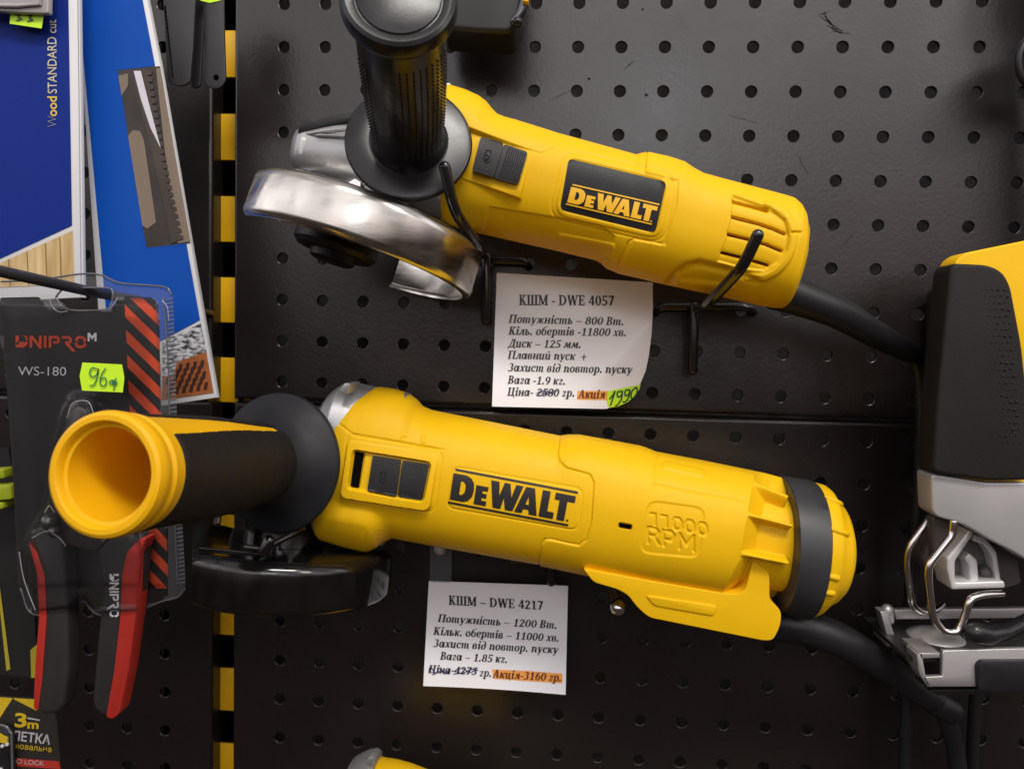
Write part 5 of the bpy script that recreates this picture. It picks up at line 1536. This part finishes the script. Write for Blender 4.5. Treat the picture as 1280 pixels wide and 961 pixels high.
mb.put('scale_dots', MATS['dim_white_print'], tm, 60)
put('clear_cover', *tube(catmull([W(-40, 904, DT + .008), W(3, 906, DT + .008), W(12, 914, DT + .008), W(14.5, 925, DT + .008), W(16, 1000, DT + .008)], 6), .0006, 8), CRM, tp, 60)

V, Fc = prism(round_poly([(-40, 560), (10, 560), (38, 700), (48, 848), (-40, 838)], 3), .080, .078, 0)
dk = put('dark_pack', V, Fc, CARD, None, 0); tag(dk, 'dark card pack with a yellow edge behind the shears', 'card pack')
flat_polys('yellow_edge', [[(-3, 735), (0, 735), (13, 836), (8, 838)], [(38, 812), (46, 805), (48, 846), (39, 847)]], lambda x, y: W(x, y, .0804), mat('olive_yellow', (0.36, 0.30, 0.02), 0.5), dk)
mb = MB()
mb.add(*prism(round_poly([(-30, 606), (13, 606), (15, 624), (-30, 628)], 3), .100, .09, .001))
mb.add(*prism(round_poly([(-30, 588), (4, 586), (5, 598), (-30, 600)], 3), .100, .09, .001))
mb.add(*prism(round_poly([(12, 611), (40, 612), (38, 620), (12, 622)], 3), .097, .092, .001))
mb.add(*prism(round_poly([(-30, 629), (3, 628), (4, 636), (-30, 640)], 3), .100, .09, .001))
lm = mb.put('lime_clip', mat('lime_plastic', (0.27, 0.32, 0.008), 0.5), None, 40); tag(lm, 'lime green plastic clip at the left edge beside the shears', 'clip')

# ------------------------------------------------------------------ jigsaw on the right
js = thing('jigsaw', 'yellow and black jigsaw with silver gear case and wire guard', 'jigsaw', W(1220, 860, .03))
DJ = .092
V, Fc = prism(round_poly([(1192, 345), (1194, 326), (1207, 316), (1290, 299), (1420, 285), (1440, 600), (1290, 610), (1200, 600)], [10, 8, 6, 4, 4, 4, 4, 4]), DJ - .004, DJ - .020, .007, 4)
put('housing', V, Fc, YEL, js, 50)
V, Fc = prism(round_poly([(1236, 350), (1440, 335), (1440, 690), (1225, 640)], 10), DJ - .019, .006, .006)
put('rear_shell', V, Fc, RUB, js, 50)
gpn = round_poly([(1188, 338), (1193, 329), (1236, 331), (1254, 339), (1264, 356), (1278, 430), (1290, 540), (1292, 600), (1235, 601), (1166, 591), (1172, 500), (1180, 420)], [8, 5, 10, 10, 10, 10, 10, 10, 5, 10, 10, 10], 4)
V, Fc = prism(gpn, DJ + .004, DJ - .014, .0085, 5)
jg = put('grip', V, Fc, RUB, js, 50)
mb = MB()
for r_ in range(24):
    for c_ in range(5):
        x_ = 1226 + c_ * 7.2 + (r_ % 2) * 3.6 + r_ * 0.72; y_ = 362 + r_ * 8.3
        if x_ < 1266 + (y_ - 362) * 0.07:
            f_ = random.uniform(.55, 1.0) * min(1, .4 + c_ * .22); mb.add(IV * np.array([.0010, .0006, .0010]) * f_ + W(x_ + random.uniform(-.8, .8), y_ + random.uniform(-.8, .8), DJ + .004), IF)
mb.put('grip_dots', RUB, jg, 60)
SIL = mat('silver_plastic', (0.46, 0.45, 0.455), 0.36, 0.45, var=0.08, vscale=60, bump=0.1)
V, Fc = prism(round_poly([(1164, 592), (1235, 603), (1300, 603), (1440, 600), (1440, 720), (1290, 704), (1268, 690), (1240, 676), (1205, 655), (1172, 646), (1166, 640)], [6, 4, 4, 4, 4, 4, 10, 10, 14, 8, 6], 4), DJ, DJ - .016, .0075, 4)
put('gear_case', V, Fc, SIL, js, 50)
V, Fc = prism(round_poly([(1166, 645), (1206, 655), (1241, 676), (1272, 694), (1278, 730), (1250, 738), (1190, 720), (1168, 690)], 6), DJ - .022, DJ - .030, .002)
put('plunger_housing', V, Fc, mat('dark_grey_metal', (0.10, 0.09, 0.088), 0.5, 0.3, var=0.2), js, 50)
mb = MB()
mb.add(*prism(round_poly([(1184, 713), (1184, 698), (1212, 662), (1218, 666), (1194, 701), (1194, 728), (1256, 726), (1257, 735), (1190, 737)], 3), DJ - .010, DJ - .026, .001))
mb.add(*prism(round_poly([(1206, 698), (1212, 691), (1222, 700), (1224, 728), (1213, 728), (1212, 706)], 3), DJ - .013, DJ - .024, .001))
mb.add(*prism(round_poly([(1218, 668), (1232, 672), (1246, 690), (1252, 728), (1246, 728), (1241, 696), (1230, 680), (1216, 676)], 3), DJ - .014, DJ - .03, .001))
mb.put('blade_carriage', mat('bright_cast_metal', (0.62, 0.61, 0.61), 0.35, 0.35, var=0.1), js, 50)
put('inner_bracket', *prism(round_poly([(1154, 700), (1160, 682), (1180, 660), (1186, 662), (1168, 690), (1160, 715)], 4), DJ - .03, DJ - .045, .001), MATS['dark_grey_metal'], js, 50)
put('blade_screw', *tube([W(1230, 715, DJ - .03), W(1231, 715, DJ - .02)], .004, 14), MATS['dark_grey_metal'], js, 60)
WG = mat('polished_wire', (0.66, 0.63, 0.60), 0.18, 1.0)
w1 = bent([W(1162, 648, .060), W(1135, 685, .060), W(1133, 708, .060), W(1140, 756, .060), W(1152, 766, .058), W(1168, 764, .052), W(1178, 756, .045)], .008)
w2 = bent([W(1192, 652, .090), W(1191, 667, .090), W(1161, 705, .092), W(1160, 722, .092), W(1166, 772, .092), W(1180, 790, .092), W(1198, 790, .092), W(1207, 768, .092), W(1212, 748, .092), W(1228, 743, .090), W(1252, 742, .086)], .009)
for w_ in (w1, w2):
    V, Fc = tube(w_, .0020, 14); put('wire_guard', V, Fc, WG, js, 60)
SH = mat('shoe_metal', (0.50, 0.48, 0.48), 0.42, 0.75, var=0.06, vscale=40, bump=0.06)
sh_ = MB()
sh_.add(*prism([(1178, 818), (1178, 845), (1153, 846), (1160, 858), (1290, 858), (1440, 858), (1440, 806), (1179, 813)], DJ + .002, DJ - .001, .0004))
sh_.add(*prism(round_poly([(1146, 818), (1152, 816), (1158, 850), (1165, 859), (1156, 852), (1149, 840)], 1.5), DJ + .002, DJ - .010, .0004))
sh_.add(*prism([(1149, 816), (1175, 816), (1175, 822), (1151, 823)], DJ + .002, DJ - .018, .0004))
sh_.add(*prism([(1100, 764), (1108, 764), (1122, 804), (1112, 806)], DJ - .034, DJ - .042, .0004))
sh_.add(*prism([(1110, 800), (1122, 799), (1122, 806), (1110, 808)], DJ - .030, DJ - .05, .0004))
sh_.add(*tube([W(1109, 762, .050), W(1110, 774, .050)], .0035, 14))
sh_.add(*prism([(1118, 762), (1290, 760), (1290, 772), (1120, 774)], .048, .044, .0004))
V_ = sh_.put('shoe', SH, js, 40)
put('shoe_deck', *boxo((W(1250, 803, .07)[0], -.060, W(1250, 812, .07)[2]), (.058, 0, 0), (0, .028, 0), (0, 0, .0012)), mat('dark_deck', (0.03, 0.028, 0.028), 0.4, 0.4), js, 40)
put('dust_scoop', *lathe([(0, .004), (.008, .0035), (.014, .001), (.015, 0), (0, 0)], (W(1172, 792, .06)[0], -.058, W(1172, 797, .06)[2]), (0, 0, 1), (1, 0, 0), 32), SH, js, 40)
put('shoe_pad', *prism(round_poly([(1222, 832), (1228, 826), (1440, 826), (1440, 864), (1224, 864)], 4), DJ + .005, DJ - .004, .001), BLK, js, 40)
put('bevel_lever', *tube([W(1218, 790, .094), W(1232, 794, .09), W(1256, 790, .086), W(1300, 768, .08)], np.array([.0055, .0055, .004, .004]), 16), BLKG, js, 50)
put('lower_rail', *prism([(1160, 862), (1226, 861), (1226, 868), (1172, 869)], DJ - .004, DJ - .02, .0004), mat('dark_rail', (0.05, 0.045, 0.045), 0.3, 0.7), js, 40)

for k, (x0, lab) in enumerate(((1134, 'thin dark cord hanging left of the thick cord sleeve'), (1219, 'thin dark cord hanging below the jigsaw shoe'))):
    P = catmull([W(x0 + (4 if k == 0 else 1), 845, .03), W(x0, 880, .03), W(x0 - 3, 930, .03), W(x0 - 5, 1010, .03)], 8)
    if k == 0:
        continue
    V, Fc = tube(P, .0036, 14); put('power_cord', V, Fc, CRD, js, 60)

# ------------------------------------------------------------------ things cut by the frame
tt = thing('cordless_tool', 'black tool cut off by the top edge behind the handle', 'power tool', W(610, 45, .03))
V, Fc = prism(round_poly([(540, -90), (664, -90), (652, 10), (640, 42), (600, 40), (548, 36)], 10), .056, .022, .008, 4)
put('battery_foot', V, Fc, mat('tool_black', (0.009, 0.008, 0.009), 0.5, var=0.2), tt, 50)
put('belt_clip', *tube(bent([W(659, -40, .060), W(657, 0, .060), W(651, 17, .060), W(643, 27, .060)], .004), np.linspace(.0030, .0024, 22)[:len(bent([W(659, -40, .060), W(657, 0, .060), W(651, 17, .060), W(643, 27, .060)], .004))], 14), mat('clip_steel', (0.12, 0.12, 0.13), 0.3, 0.9), tt, 60)
put('side_trim', *prism(round_poly([(657, -40), (664, -40), (660, 3), (653, 2)], 2), .066, .060, .001), YEL, tt, 50)
put('clip_screw', *tube([W(647, 28, .060), W(647, 28, .064)], .0028, 14), BLKG, tt, 60)

g3 = thing('angle_grinder', 'top of a third yellow grinder with grey gear head at the bottom edge', 'angle grinder', W(480, 1000, .04), 'yellow angle grinders')
V, Fc = housing([(458, 966), (463, 953), (470, 949), (490, 952), (508, 957), (530, 966), (600, 975)], [(440, 1060), (460, 1075), (600, 1090)], 9, .055, [(0, .03), (1, .032)], .03, None, 60, 60, 24, 2.3, rl_=10)
put('housing', V, Fc, YEL, g3, 50)
V, Fc = housing([(424, 985), (428, 965), (436, 950), (447, 943), (457, 938), (466, 936), (471, 940), (470, 950)], [(424, 1040), (440, 1060), (470, 1070)], 9, .055, [(0, .02), (1, .029)], .028, None, 60, 60, 24, 2.4, rl_=10)
g3h = put('gear_head', V, Fc, mat('grey_cast', (0.22, 0.22, 0.22), 0.5, 0.4, var=0.2), g3, 50)
put('casting_ridge', *prism(round_poly([(455, 946), (461, 938), (468, 940), (464, 952)], 2), .0865, .081, .001), MATS['grey_cast'], g3h, 40)

g3.location.z -= 0.0035
ln = thing('hanging_tool', 'dark cord loop of a tool cut off by the right edge near the top', 'power tool', W(1400, 200, .02))
V, Fc = tube(catmull([W(1300 + 26 * math.cos(R(a)), 78 + 34 * math.sin(R(a)), .03) for a in range(0, 361, 24)], 4), .0024, 12, cap='flat')
put('cord_loop', V, Fc, CRD, ln, 60)


def mirrored(px, py, d):
    p = W(px, py, -d); return np.array([p[0], -d, p[2]])


put('body', *prism3([mirrored(x, y, .066) for x, y in round_poly([(1185, 112), (1225, 96), (1262, 92), (1262, 168), (1205, 166), (1186, 150)], 10)], np.array([0, .03, 0]), .004, 3), BLK, ln, 50)
put('handle', *prism3([mirrored(x, y, .06) for x, y in round_poly([(1240, -120), (1300, -120), (1290, 52), (1262, 56), (1258, 330), (1242, 330), (1240, 56), (1226, 30)], 6)], np.array([0, .03, 0]), .004, 3), BLK, ln, 50)
